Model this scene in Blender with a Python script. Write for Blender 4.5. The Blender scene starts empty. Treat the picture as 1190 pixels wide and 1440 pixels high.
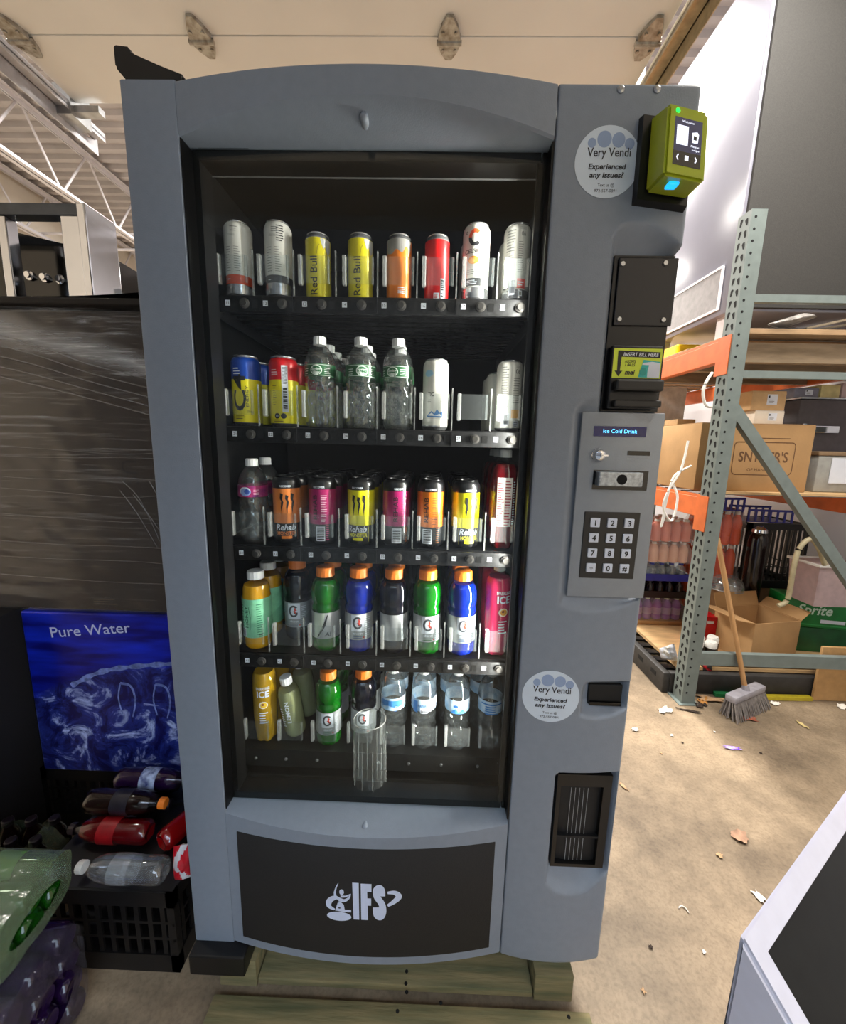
import bpy, bmesh, math, random
import numpy as np
from mathutils import Vector, Matrix, noise
random.seed(7)
PI = math.pi
S = bpy.context.scene
COL = S.collection

# ------------------------------------------------------------------ camera
CAMP = Vector((0.05966, -0.78993, 1.39435)); PITCH, YAW, ROLL, FPX = 0.16649, -0.01894, 0.02301, 560.0
_fw = Vector((math.sin(YAW)*math.cos(PITCH), math.cos(YAW)*math.cos(PITCH), -math.sin(PITCH)))
_r0 = Vector((math.cos(YAW), -math.sin(YAW), 0)); _u0 = _r0.cross(_fw)
_r = _r0*math.cos(ROLL) + _u0*math.sin(ROLL); _u = -_r0*math.sin(ROLL) + _u0*math.cos(ROLL)
cd = bpy.data.cameras.new('camera'); cam = bpy.data.objects.new('camera', cd); COL.objects.link(cam)
cd.sensor_fit = 'HORIZONTAL'; cd.sensor_width = 36; cd.lens = 36*FPX/1190; cd.clip_start = 0.01; cd.clip_end = 100
M = Matrix((( _r.x, _u.x, -_fw.x, CAMP.x), (_r.y, _u.y, -_fw.y, CAMP.y), (_r.z, _u.z, -_fw.z, CAMP.z), (0, 0, 0, 1)))
cam.matrix_world = M; S.camera = cam
def ray(px, py): return _fw + _r*((px-595)/FPX) - _u*((py-720)/FPX)
def at(px, py, Y):            # point of the plane y = Y seen at a pixel
    d = ray(px, py); return CAMP + d*((Y-CAMP.y)/d.y)
def atz(px, py, Z):
    d = ray(px, py); return CAMP + d*((Z-CAMP.z)/d.z)

# ------------------------------------------------------------------ world and lights
S.view_settings.view_transform = 'Standard'; S.view_settings.look = 'None'
S.view_settings.exposure = 1.02; S.view_settings.gamma = 1.0; S.view_settings.use_curve_mapping = False
S.cycles.transparent_max_bounces = 32; S.cycles.max_bounces = 8; S.cycles.sample_clamp_indirect = 6
W = bpy.data.worlds.new('world'); S.world = W; W.use_nodes = True
bg = W.node_tree.nodes['Background']; bg.inputs[0].default_value = (0.68, 0.82, 1.0, 1); bg.inputs[1].default_value = 3.9
def lamp(name, loc, size, power, color, aim=(0, 0, -1)):
    l = bpy.data.lights.new(name, 'AREA'); l.shape = 'RECTANGLE'; l.size, l.size_y = size; l.energy = power; l.color = color
    o = bpy.data.objects.new(name, l); COL.objects.link(o); o.location = loc
    o.rotation_euler = Vector(aim).to_track_quat('-Z', 'Y').to_euler(); return o
WARM = (1.0, 0.95, 0.88)
lamp('ceiling_lamp', (1.55, 0.45, 3.85), (0.3, 1.3), 75, WARM)
lamp('ceiling_lamp', (1.2, 3.4, 4.2), (0.4, 2.4), 150, WARM)
lamp('ceiling_lamp', (-2.2, 3.6, 4.2), (0.4, 2.4), 150, WARM)
lamp('ceiling_lamp', (-2.4, 1.6, 4.3), (0.4, 2.0), 90, WARM)
lamp('ceiling_lamp', (-0.5, 8.0, 4.2), (3.0, 0.5), 200, WARM)
led = lamp('cabinet_led', (0.2445, 0.059, 1.245), (0.012, 1.27), 5.2, (1, 0.97, 0.9), (-1.0, 0.20, 0)); led.data.spread = 1.7

# ------------------------------------------------------------------ materials
def lin(c):
    if isinstance(c, str): c = tuple(int(c[i:i+2], 16)/255 for i in (0, 2, 4))
    return tuple((x/12.92 if x <= .04045 else ((x+.055)/1.055)**2.4) for x in c)
MATS = {}
def mat(name, c, rough=.5, metal=0., var=.12, scale=30., bump=0., bscale=80., spec=.5, trans=0., coat=0., stretch=None, c2=None, emit=0., ior=None):
    if name in MATS: return MATS[name]
    m = bpy.data.materials.new(name); m.use_nodes = True; nt = m.node_tree; n = nt.nodes; L = nt.links; p = n['Principled BSDF']
    a = lin(c); b = lin(c2) if c2 else tuple(x*(1-var*2) for x in a)
    tc = n.new('ShaderNodeTexCoord'); src = tc.outputs['Object']
    if stretch:
        mp = n.new('ShaderNodeMapping'); mp.inputs['Scale'].default_value = stretch; L.new(src, mp.inputs[0]); src = mp.outputs[0]
    nz = n.new('ShaderNodeTexNoise'); nz.inputs['Scale'].default_value = scale; nz.inputs['Detail'].default_value = 5; L.new(src, nz.inputs['Vector'])
    mx = n.new('ShaderNodeMix'); mx.data_type = 'RGBA'; mx.inputs[6].default_value = (*a, 1); mx.inputs[7].default_value = (*b, 1)
    rp = n.new('ShaderNodeMapRange'); rp.inputs[1].default_value = .35; rp.inputs[2].default_value = .7; L.new(nz.outputs['Fac'], rp.inputs[0])
    L.new(rp.outputs[0], mx.inputs[0]); L.new(mx.outputs[2], p.inputs['Base Color'])
    p.inputs['Roughness'].default_value = rough; p.inputs['Metallic'].default_value = metal; p.inputs['Specular IOR Level'].default_value = spec
    p.inputs['Transmission Weight'].default_value = trans; p.inputs['Coat Weight'].default_value = coat
    if ior: p.inputs['IOR'].default_value = ior
    if emit: L.new(mx.outputs[2], p.inputs['Emission Color']); p.inputs['Emission Strength'].default_value = emit
    if bump:
        n2 = n.new('ShaderNodeTexNoise'); n2.inputs['Scale'].default_value = bscale; n2.inputs['Detail'].default_value = 4; L.new(src, n2.inputs['Vector'])
        bp = n.new('ShaderNodeBump'); bp.inputs['Strength'].default_value = bump; bp.inputs['Distance'].default_value = .01
        L.new(n2.outputs['Fac'], bp.inputs['Height']); L.new(bp.outputs[0], p.inputs['Normal'])
    MATS[name] = m; return m
def clear(name, tint=(.9, .95, .95), gloss=.05, diff=.03, base=.05, edge=.55, bump=0., bscale=60., dcol=(.8, .85, .85), power=3.):
    """thin clear plastic / glass: tinted pass-through, a facing-dependent gloss, a trace of scatter"""
    if name in MATS: return MATS[name]
    m = bpy.data.materials.new(name); m.use_nodes = True; nt = m.node_tree; n = nt.nodes; L = nt.links; n.remove(n['Principled BSDF'])
    out = n['Material Output']; tr = n.new('ShaderNodeBsdfTransparent'); tr.inputs[0].default_value = (*tint, 1)
    gl = n.new('ShaderNodeBsdfGlossy'); gl.inputs['Roughness'].default_value = gloss
    df = n.new('ShaderNodeBsdfDiffuse'); df.inputs[0].default_value = (*dcol, 1)
    lw = n.new('ShaderNodeLayerWeight'); lw.inputs[0].default_value = .5
    pw = n.new('ShaderNodeMath'); pw.operation = 'POWER'; pw.inputs[1].default_value = power; L.new(lw.outputs['Facing'], pw.inputs[0])
    ma = n.new('ShaderNodeMath'); ma.operation = 'MULTIPLY_ADD'; ma.inputs[1].default_value = edge; ma.inputs[2].default_value = base; L.new(pw.outputs[0], ma.inputs[0])
    m1 = n.new('ShaderNodeMixShader'); m1.inputs[0].default_value = diff; L.new(tr.outputs[0], m1.inputs[1]); L.new(df.outputs[0], m1.inputs[2])
    m2 = n.new('ShaderNodeMixShader'); L.new(ma.outputs[0], m2.inputs[0]); L.new(m1.outputs[0], m2.inputs[1]); L.new(gl.outputs[0], m2.inputs[2])
    if bump:
        tc = n.new('ShaderNodeTexCoord'); nz = n.new('ShaderNodeTexNoise'); nz.inputs['Scale'].default_value = bscale; nz.inputs['Detail'].default_value = 3
        L.new(tc.outputs['Object'], nz.inputs['Vector']); b = n.new('ShaderNodeBump'); b.inputs['Strength'].default_value = bump; b.inputs['Distance'].default_value = .01
        L.new(nz.outputs['Fac'], b.inputs['Height']); L.new(b.outputs[0], gl.inputs['Normal']); L.new(b.outputs[0], lw.inputs['Normal'])
    L.new(m2.outputs[0], out.inputs[0]); MATS[name] = m; return m

GREY = mat('powder_grey_plastic', (.495, .53, .575), .42, var=.03, scale=60, bump=.08, bscale=420)
GREYP = mat('grey_steel_plate', (.56, .585, .61), .38, var=.03, scale=50, bump=.05, bscale=400)
BLACK = mat('black_plastic', (.035, .035, .04), .4, var=.2)
LINER = mat('black_liner', (.018, .018, .024), .6, var=.2)
GLOSSB = mat('gloss_black', (.02, .02, .025), .12, var=.2)
DPANEL = mat('dark_textured_panel', (.10, .095, .095), .7, var=.15, scale=200, bump=.15, bscale=500)
BSTEEL = mat('black_steel', (.06, .065, .08), .28, metal=.3, var=.2, scale=60)
STEEL = mat('zinc_steel', (.72, .73, .74), .3, metal=.9, var=.15, scale=25)
ALU = mat('aluminium', (.75, .75, .74), .35, metal=.6, var=.08)
CHROME = mat('chrome', (.85, .86, .88), .08, metal=1, var=.03)
WHITE = mat('white_plastic', (.88, .88, .86), .4, var=.03)
WHITEP = mat('white_print', (.86, .88, .92), .5, var=.02)
INK = mat('black_ink', (.05, .05, .055), .5, var=.1)
RAIL = mat('rail_dark_metal', (.14, .14, .145), .38, metal=.5, var=.35, scale=90)
CLEAR = clear('clear_plastic', (.96, .97, .97), .08, .02, .03, .4)
CLEARD = clear('clear_divider', (.96, .97, .97), .12, .01, .015, .10)
CLEARE = clear('clear_plastic_edge', (.75, .77, .77), .15, .22, .09, .45, dcol=(.9, .9, .88))
GLASS = clear('door_glass', (.95, .97, .96), .0, .002, .018, .6, power=5)
WOOD = mat('pallet_wood', (.52, .47, .33), .8, var=.25, scale=9, stretch=(.6, 6, 6), c2=(.34, .35, .24), bump=.3, bscale=14)
PLY = mat('plywood', (.80, .66, .47), .75, var=.15, scale=8, stretch=(1, 5, 5))
CARD = mat('corrugated_card', (.70, .55, .37), .85, var=.06, scale=12, bump=.05)
CARDD = mat('card_inside', (.55, .42, .28), .9, var=.06)
RACKG = mat('rack_green_grey', (.44, .485, .475), .45, var=.08, scale=20)
RACKO = mat('rack_orange', (.86, .43, .20), .45, var=.12, scale=14)
HOLE = mat('hole_dark', (.02, .022, .022), .9, var=.1)
WHITEST = mat('white_steel', (.80, .79, .81), .5, var=.04)

# ------------------------------------------------------------------ mesh helpers
def mesh(name, bm, mats, smooth=False, angle=None):
    me = bpy.data.meshes.new(name); bmesh.ops.recalc_face_normals(bm, faces=bm.faces[:]); bm.to_mesh(me); bm.free()
    for m in (mats if isinstance(mats, (list, tuple)) else [mats]): me.materials.append(m)
    if smooth or angle:
        me.polygons.foreach_set('use_smooth', [True]*len(me.polygons))
        me.set_sharp_from_angle(angle=math.radians(angle or 40))
    return me
def link(name, me, parent=None, loc=None, rot=None):
    o = bpy.data.objects.new(name, me); COL.objects.link(o)
    if parent: o.parent = parent
    if loc is not None: o.location = loc
    if rot is not None: o.rotation_euler = rot
    return o
def obj(name, bm, mats, parent=None, smooth=False, angle=None, loc=None, rot=None):
    return link(name, mesh(name, bm, mats, smooth, angle), parent, loc, rot)
def tag(o, label=None, cat=None, group=None, kind=None):
    for k, v in (('label', label), ('category', cat), ('group', group), ('kind', kind)):
        if v: o[k] = v
    return o
def thing(name, label, cat, loc=(0, 0, 0), rot=(0, 0, 0), group=None):
    o = link(name, None, None, loc, rot); o.empty_display_size = .05; return tag(o, label, cat, group)
def struct(name, bm, m, **k): return tag(obj(name, bm, m, **k), kind='structure')
def dup(root, loc, rotz=0, label=None, skip=()):
    r = root.copy(); COL.objects.link(r); r.location = loc; r.rotation_euler = (root.rotation_euler[0], root.rotation_euler[1], rotz)
    if label: r['label'] = label
    for ch in list(root.children):
        if ch.name.split('.')[0] in skip: continue
        c = ch.copy(); COL.objects.link(c); c.parent = r
        for g in list(ch.children):
            d = g.copy(); COL.objects.link(d); d.parent = c
    return r
def nb(): return bmesh.new()
def box(bm, x0, x1, y0, y1, z0, z1, mi=0, bev=0., mtx=None):
    v = [bm.verts.new((x, y, z)) for x in (x0, x1) for y in (y0, y1) for z in (z0, z1)]
    F = [(0, 1, 3, 2), (4, 6, 7, 5), (0, 4, 5, 1), (2, 3, 7, 6), (0, 2, 6, 4), (1, 5, 7, 3)]
    fs = [bm.faces.new([v[i] for i in f]) for f in F]
    for f in fs: f.material_index = mi
    if mtx is not None: bmesh.ops.transform(bm, matrix=mtx, verts=v)
    if bev:
        es = list({e for f in fs for e in f.edges})
        bmesh.ops.bevel(bm, geom=es, offset=bev, segments=2, affect='EDGES', profile=.5, material=-1)
    return bm
def B(x0, x1, y0, y1, z0, z1, bev=0., mtx=None): return box(nb(), x0, x1, y0, y1, z0, z1, 0, bev, mtx)
def hexa(bm, pts, mi=0):     # 8 points: front TL TR BR BL, back TL TR BR BL
    v = [bm.verts.new(p) for p in pts]
    for f in ((0, 1, 2, 3), (4, 7, 6, 5), (0, 4, 5, 1), (1, 5, 6, 2), (2, 6, 7, 3), (3, 7, 4, 0)): bm.faces.new([v[i] for i in f]).material_index = mi
    return bm
def lathe(bm, prof, seg=28, mis=None, cap=(True, True), off=(0, 0, 0), wob=None):
    rings = []
    for r, z in prof:
        rings.append([bm.verts.new((off[0]+(r+(wob(a*2*PI/seg, z) if wob else 0))*math.sin(a*2*PI/seg), off[1]-(r+(wob(a*2*PI/seg, z) if wob else 0))*math.cos(a*2*PI/seg), off[2]+z)) for a in range(seg)])
    for i in range(len(rings)-1):
        for a in range(seg):
            f = bm.faces.new((rings[i][a], rings[i][(a+1) % seg], rings[i+1][(a+1) % seg], rings[i+1][a]))
            if mis: f.material_index = mis[i]
    if cap[0]: bm.faces.new(rings[0][::-1]).material_index = mis[0] if mis else 0
    if cap[1]: bm.faces.new(rings[-1]).material_index = mis[-1] if mis else 0
    return bm
def tube(bm, pts, r, seg=8, mi=0, closed=False, r2=None):
    P = [Vector(p) for p in pts]; rings = []; n = len(P); up = Vector((0, 0, 1))
    for i, p in enumerate(P):
        t = (P[(i+1) % n]-P[i-1]) if closed else (P[min(i+1, n-1)]-P[max(i-1, 0)])
        t.normalize(); a = t.cross(up if abs(t.z) < .95 else Vector((1, 0, 0))).normalized(); b = t.cross(a)
        rr = r if r2 is None else r+(r2-r)*i/(n-1)
        rings.append([bm.verts.new(p+a*rr*math.cos(k*2*PI/seg)+b*rr*math.sin(k*2*PI/seg)) for k in range(seg)])
    for i in range(n if closed else n-1):
        A, Bq = rings[i], rings[(i+1) % n]
        for k in range(seg): bm.faces.new((A[k], A[(k+1) % seg], Bq[(k+1) % seg], Bq[k])).material_index = mi
    if not closed: bm.faces.new(rings[0][::-1]).material_index = mi; bm.faces.new(rings[-1]).material_index = mi
    return bm
def bez(pts, n=16):           # Catmull-Rom through points
    P = [Vector(p) for p in pts]; out = []
    for i in range(len(P)-1):
        p0, p1, p2, p3 = P[max(i-1, 0)], P[i], P[i+1], P[min(i+2, len(P)-1)]
        for k in range(n):
            t = k/n; out.append(.5*((2*p1)+(p2-p0)*t+(2*p0-5*p1+4*p2-p3)*t*t+(3*p1-p0-3*p2+p3)*t**3))
    return out+[P[-1]]
def grid(bm, f, us, vs, mi=0):
    R = [[bm.verts.new(f(u, v)) for v in vs] for u in us]
    for i in range(len(us)-1):
        for j in range(len(vs)-1): bm.faces.new((R[i][j], R[i+1][j], R[i+1][j+1], R[i][j+1])).material_index = mi
    return R
def lsp(a, b, n): return [a+(b-a)*i/n for i in range(n+1)]
def bar(bm, a, b, w, h, mi=0):   # straight bar between two points
    a = Vector(a); b = Vector(b); d = b-a; q = d.to_track_quat('X', 'Z').to_matrix().to_4x4()
    box(bm, 0, d.length, -w/2, w/2, -h/2, h/2, mi, 0, Matrix.Translation(a) @ q); return bm

# ------------------------------------------------------------------ flat print (lettering, logos) laid on a surface
_TXT = {}
def text_geo(s, bold, shear):
    k = (s, bold, shear)
    if k not in _TXT:
        cu = bpy.data.curves.new('lettering', 'FONT'); cu.body = s; cu.size = 1; cu.offset = bold; cu.shear = shear; cu.resolution_u = 3
        o = bpy.data.objects.new('lettering', cu); me = o.to_mesh()
        _TXT[k] = ([(v.co.x, v.co.y) for v in me.vertices], [tuple(p.vertices) for p in me.polygons])
        o.to_mesh_clear(); bpy.data.objects.remove(o); bpy.data.curves.remove(cu)
    return _TXT[k]
class Print:
    def __init__(s): s.L = []; s.mats = []
    def _m(s, m):
        if m not in s.mats: s.mats.append(m)
        return s.mats.index(m)
    def poly(s, pts, m, d=1): s.L.append(([tuple(p) for p in pts], [tuple(range(len(pts)))], s._m(m), d)); return s
    def rect(s, x0, y0, x1, y1, m, d=1): return s.poly([(x0, y0), (x1, y0), (x1, y1), (x0, y1)], m, d)
    def ell(s, cx, cy, rx, ry, m, d=1, n=28, rot=0):
        c, q = math.cos(rot), math.sin(rot)
        return s.poly([(cx+rx*math.cos(a*2*PI/n)*c-ry*math.sin(a*2*PI/n)*q, cy+rx*math.cos(a*2*PI/n)*q+ry*math.sin(a*2*PI/n)*c) for a in range(n)], m, d)
    def stroke(s, pts, w, m, d=1):       # ribbon along a polyline; w is a width or a list of widths
        n = len(pts); P = [Vector((*p, 0)) for p in pts]; vs = []; fs = []
        for i in range(n):
            t = (P[min(i+1, n-1)]-P[max(i-1, 0)]).normalized(); nn = Vector((-t.y, t.x, 0)); ww = (w[i] if isinstance(w, (list, tuple)) else w)/2
            vs += [(P[i]+nn*ww)[:2], (P[i]-nn*ww)[:2]]
        for i in range(n-1): fs.append((2*i, 2*i+1, 2*i+3, 2*i+2))
        s.L.append((vs, fs, s._m(m), d)); return s
    def arc(s, cx, cy, rx, ry, a0, a1, w, m, d=1, n=20):
        return s.stroke([(cx+rx*math.cos(math.radians(a0+(a1-a0)*i/n)), cy+ry*math.sin(math.radians(a0+(a1-a0)*i/n))) for i in range(n+1)], w, m, d)
    def text(s, t, x, y, h, m, d=2, bold=0., shear=0., sx=1., align='c', rot=0, width=None):
        V, F = text_geo(t, bold, shear); k = h/.70
        if not V: return s
        x0 = min(v[0] for v in V); x1 = max(v[0] for v in V)
        if width: sx = width/((x1-x0)*k)
        ox = -(x0+x1)/2 if align == 'c' else -x0
        c, q = math.cos(rot), math.sin(rot)
        vs = []
        for a, b in V:
            a, b = (a+ox)*k*sx, b*k-h/2; vs.append((x+a*c-b*q, y+a*q+b*c))
        s.L.append((vs, F, s._m(m), d)); return s
    def barcode(s, x0, y0, x1, y1, m=None, bgm=None, d=1, vert=False):
        s.rect(x0, y0, x1, y1, bgm or WHITEP, d); r = random.Random(int(x0*1e5)); a, b = (y0, y1) if vert else (x0, x1); p = a+(b-a)*.08
        while p < b-(b-a)*.1:
            w = (b-a)*r.choice((.025, .05, .07))
            if vert: s.rect(x0+(x1-x0)*.1, p, x1-(x1-x0)*.1, p+w, m or INK, d+1)
            else: s.rect(p, y0+(y1-y0)*.1, p+w, y1-(y1-y0)*.1, m or INK, d+1)
            p += w+(b-a)*r.choice((.03, .05))
        return s
    def lines(s, x0, y0, x1, y1, n, m, d=1, th=.45):       # rows of print too small to read
        r = random.Random(n*17+int(x0*1e5)); dy = (y1-y0)/n
        for i in range(n):
            s.rect(x0, y0+i*dy, x0+(x1-x0)*r.uniform(.6, 1), y0+i*dy+dy*th, m, d)
        return s
    def build(s, name, parent, fmap, step=None, unit=.00025, loc=None, rot=None):
        bm = nb()
        for vs, fs, mi, d in s.L:
            b2 = nb(); V = [b2.verts.new((x, y, 0)) for x, y in vs]
            for f in fs:
                try: b2.faces.new([V[i] for i in f])
                except ValueError: pass
            if step:
                xs = [v[0] for v in vs]; k = math.ceil(min(xs)/step)
                while k*step < max(xs):
                    bmesh.ops.bisect_plane(b2, geom=b2.verts[:]+b2.edges[:]+b2.faces[:], plane_co=(k*step, 0, 0), plane_no=(1, 0, 0)); k += 1
            idx = {}
            for v in b2.verts: idx[v] = bm.verts.new(fmap(v.co.x, v.co.y, d*unit))
            for f in b2.faces:
                try: bm.faces.new([idx[v] for v in f.verts]).material_index = mi
                except ValueError: pass
            b2.free()
        me = bpy.data.meshes.new(name); bm.to_mesh(me); bm.free()
        for m in s.mats: me.materials.append(m)
        return link(name, me, parent, loc, rot)
def pl_y(x0, y, z0): return lambda u, v, d: (x0+u, y-d, z0+v)
def cyl(r, th0=0.): return lambda u, v, d: ((r+d)*math.sin(u/r+th0), -(r+d)*math.cos(u/r+th0), v)
C_ = {}
def ink(c, rough=.45):
    if c not in C_: C_[c] = mat('ink_'+c, c, rough, var=.03)
    return C_[c]

# ================================================================== THE SETTING
def floor_mat():
    m = bpy.data.materials.new('concrete_floor'); m.use_nodes = True; n = m.node_tree.nodes; L = m.node_tree.links; p = n['Principled BSDF']
    tc = n.new('ShaderNodeTexCoord')
    def nz(s, d, r=.6):
        q = n.new('ShaderNodeTexNoise'); q.inputs['Scale'].default_value = s; q.inputs['Detail'].default_value = d; q.inputs['Roughness'].default_value = r; L.new(tc.outputs['Object'], q.inputs['Vector']); return q
    a, b, c = nz(1.6, 6), nz(14, 8, .7), nz(90, 4)
    r1 = n.new('ShaderNodeValToRGB'); r1.color_ramp.elements[0].position = .36; r1.color_ramp.elements[0].color = (*lin((.42, .365, .295)), 1); r1.color_ramp.elements[1].position = .62; r1.color_ramp.elements[1].color = (*lin((.63, .555, .455)), 1); L.new(a.outputs['Fac'], r1.inputs[0])
    r2 = n.new('ShaderNodeValToRGB'); r2.color_ramp.elements[0].position = .3; r2.color_ramp.elements[0].color = (.5, .48, .46, 1); r2.color_ramp.elements[1].position = .6; r2.color_ramp.elements[1].color = (1, 1, 1, 1); L.new(b.outputs['Fac'], r2.inputs[0])
    r3 = n.new('ShaderNodeValToRGB'); r3.color_ramp.elements[0].position = .35; r3.color_ramp.elements[0].color = (.72, .7, .68, 1); r3.color_ramp.elements[1].position = .55; r3.color_ramp.elements[1].color = (1, 1, 1, 1); L.new(c.outputs['Fac'], r3.inputs[0])
    def mul(x, y, f):
        q = n.new('ShaderNodeMix'); q.data_type = 'RGBA'; q.blend_type = 'MULTIPLY'; q.inputs[0].default_value = f; L.new(x, q.inputs[6]); L.new(y, q.inputs[7]); return q.outputs[2]
    L.new(mul(mul(r1.outputs[0], r2.outputs[0], .6), r3.outputs[0], .7), p.inputs['Base Color']); p.inputs['Roughness'].default_value = .6
    bp = n.new('ShaderNodeBump'); bp.inputs['Strength'].default_value = .15; bp.inputs['Distance'].default_value = .01; L.new(b.outputs['Fac'], bp.inputs['Height']); L.new(bp.outputs[0], p.inputs['Normal']); return m
FL = floor_mat()
struct('floor', B(-5, 2.85, -1.75, 12, -.12, 0), FL)
struct('ground', B(-14, 12, -22, -1.75, -.2, -.02), mat('asphalt', (.38, .37, .36), .9, var=.2, scale=6))
# facade added outside to block the sky, seen only as a reflection
struct('wall_outside', B(-7, 4.5, -9.5, -9, 0, 7.5), mat('brick_dull', (.30, .27, .25), .9, var=.15, scale=3))
WALLM = mat('painted_block_wall', (.90, .86, .79), .8, var=.04, scale=3)
struct('wall_left', B(-5.15, -5, -1.75, 12, 0, 4.5), mat('beige_wall', (.85, .82, .77), .8, var=.05, scale=3))
struct('wall_back', B(-5, 2.85, 12, 12.15, 0, 4.5), WALLM)
struct('wall_right', B(2.85, 3.0, -1.75, 12, 0, 4.5), mat('grey_wall', (.70, .69, .70), .8, var=.05, scale=3))
wf = nb(); box(wf, -5, -1.75, -1.9, -1.75, 0, 4.5); box(wf, .97, 3.0, -1.9, -1.75, 0, 4.5); box(wf, -1.75, .97, -1.9, -1.75, 2.72, 4.5)
struct('wall_front', wf, WALLM)
# roof: steel deck with ribs running across
bm = nb(); ys = []; y = -1.75
prof = []
while y < 12: prof += [(y, 4.42), (y+.055, 4.42), (y+.075, 4.46), (y+.13, 4.46)]; y += .15
V0 = [bm.verts.new((-5, p[0], p[1])) for p in prof]; V1 = [bm.verts.new((2.85, p[0], p[1])) for p in prof]
for i in range(len(prof)-1): bm.faces.new((V0[i], V0[i+1], V1[i+1], V1[i]))
box(bm, -5, 2.85, -1.75, 12, 4.5, 4.56)
struct('ceiling', bm, mat('roof_deck_white', (.70, .68, .68), .6, var=.08, scale=4))
# open-web steel joists carrying the roof
def joist(x, label):
    t = thing('roof_joist', label, 'joist', (x, 0, 0))
    zt, zb = 4.39, 3.83
    for z, n in ((zt, 'chord'), (zb, 'chord')):
        b = nb(); box(b, -.05, -.008, -1.7, 11.9, z-.004, z+.004); box(b, .008, .05, -1.7, 11.9, z-.004, z+.004)
        dz = -.045 if z == zt else .045
        box(b, -.016, -.008, -1.7, 11.9, min(z, z+dz), max(z, z+dz)); box(b, .008, .016, -1.7, 11.9, min(z, z+dz), max(z, z+dz)); obj(n, b, WHITEST, t)
    y = -1.4; up = True
    while y < 11:
        b = nb(); tube(b, [(0, y, zb if up else zt), (0, y+.36, zt if up else zb)], .011, 6); obj('web_rod', b, WHITEST, t); y += .36; up = not up
        if not up: y += 0
    return t
joist(-3.75, 'white open-web steel roof joist nearest the garage door, above the wrapped cartons')
joist(-4.88, 'white open-web steel roof joist farther off along the beige wall')
b = nb(); tube(b, [(-5, 4.6, 3.90), (2.8, 4.6, 3.90)], .016, 6); tube(b, [(-5, 5.0, 3.90), (2.8, 5.0, 3.90)], .016, 6)
tag(obj('bridging_rod', b, WHITEST), 'pair of thin white bridging rods crossing under the roof deck', 'rod')
# overhead door, open and lying under the roof, with hinges and tracks
dr = link('door_1', None); tag(dr, kind='structure')
DM = mat('garage_door_cream', (.90, .895, .88), .55, var=.03, scale=3)
seams = [1.42, 1.088, .54, -.01, -.56, -1.11, -1.66]
for a, c in zip(seams[1:], seams): obj('door_panel', B(-1.72, .925, a+.002, c-.002, 3.0, 3.045, .003), DM, dr)
def hinge(x, y):
    h = nb()
    for sgn in (-1, 1):
        pts = [(-.045, .008*sgn), (.045, .008*sgn), (.032, .05*sgn), (.012, .085*sgn), (-.012, .085*sgn), (-.032, .05*sgn)]
        lo = [h.verts.new((x+p[0], y+p[1], 2.988 - .012*(1-abs(p[1])/.085))) for p in pts]; hi = [h.verts.new((x+p[0], y+p[1], 2.9995)) for p in pts]
        h.faces.new(lo); h.faces.new(hi[::-1])
        for i in range(6): h.faces.new((lo[i], hi[i], hi[(i+1) % 6], lo[(i+1) % 6]))
    tube(h, [(x-.05, y, 2.978), (x+.05, y, 2.978)], .009, 8)
    for sx in (-.025, .025):
        for sy in (-.035, .035): lathe(h, [(.007, 2.976), (.007, 2.984)], 6, off=(x+sx, y+sy, 0))
    obj('hinge', h, mat('galvanised', (.70, .69, .66), .45, metal=.5, var=.2, scale=40, c2=(.48, .44, .38)), dr)
for xx in (-1.66, -.914, .085, .87):
    for yy in (1.088, .54): hinge(xx, yy)
def track(x, s, m):
    t = nb(); box(t, x-.03, x+.03, -1.7, 1.6, 2.965, 2.97); box(t, x+.026*s, x+.03*s, -1.7, 1.6, 2.965, 3.03); box(t, x-.03*s, x-.026*s, -1.7, 1.6, 2.95, 2.99)
    box(t, x+.03*s, x+.034*s, -1.7, 1.62, 2.90, 3.04); box(t, x+.034*s, x+.07*s, -1.7, 1.62, 3.036, 3.04); return obj('door_track', t, m, dr)
track(.965, 1, mat('track_steel', (.72, .67, .56), .4, metal=.5, var=.15)); track(-1.76, -1, mat('track_steel_pale', (.78, .78, .80), .4, metal=.4, var=.1))
b = nb(); box(b, -1.80, -1.72, 1.38, 1.50, 2.93, 3.06); box(b, -1.72, -1.60, 1.40, 1.44, 2.95, 2.98); obj('track_bracket', b, STEEL, dr)
b = nb(); box(b, -1.85, -1.78, 1.5, 1.56, 2.95, 4.42); box(b, .98, 1.05, 1.5, 1.56, 2.95, 4.42); obj('track_hanger', b, WHITEST, dr)

# ================================================================== THE VENDING MACHINE
BW = .33; BC = -.0725
def bow(x): return .035*max(0, 1-((x-BC)/BW)**2)
def bowm(u0, v0): return lambda u, v, d: (u0+u, -bow(u0+u)-.0016-d, v0+v)
vm = thing('vending_machine', 'large grey glass-front drink vending machine with keypad, standing on a wooden pallet', 'vending machine', (0, 0, 0))
# cabinet: black shell and liner
b = nb()
box(b, -.497, -.435, .062, .80, .168, 1.995); box(b, .295, .497, .062, .80, .168, 1.995); box(b, -.435, .295, .062, .80, 1.965, 1.995)
box(b, -.435, .295, .062, .80, .168, .478); box(b, -.435, .295, .66, .80, .478, 1.965)
obj('cabinet', b, LINER, vm)
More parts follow.
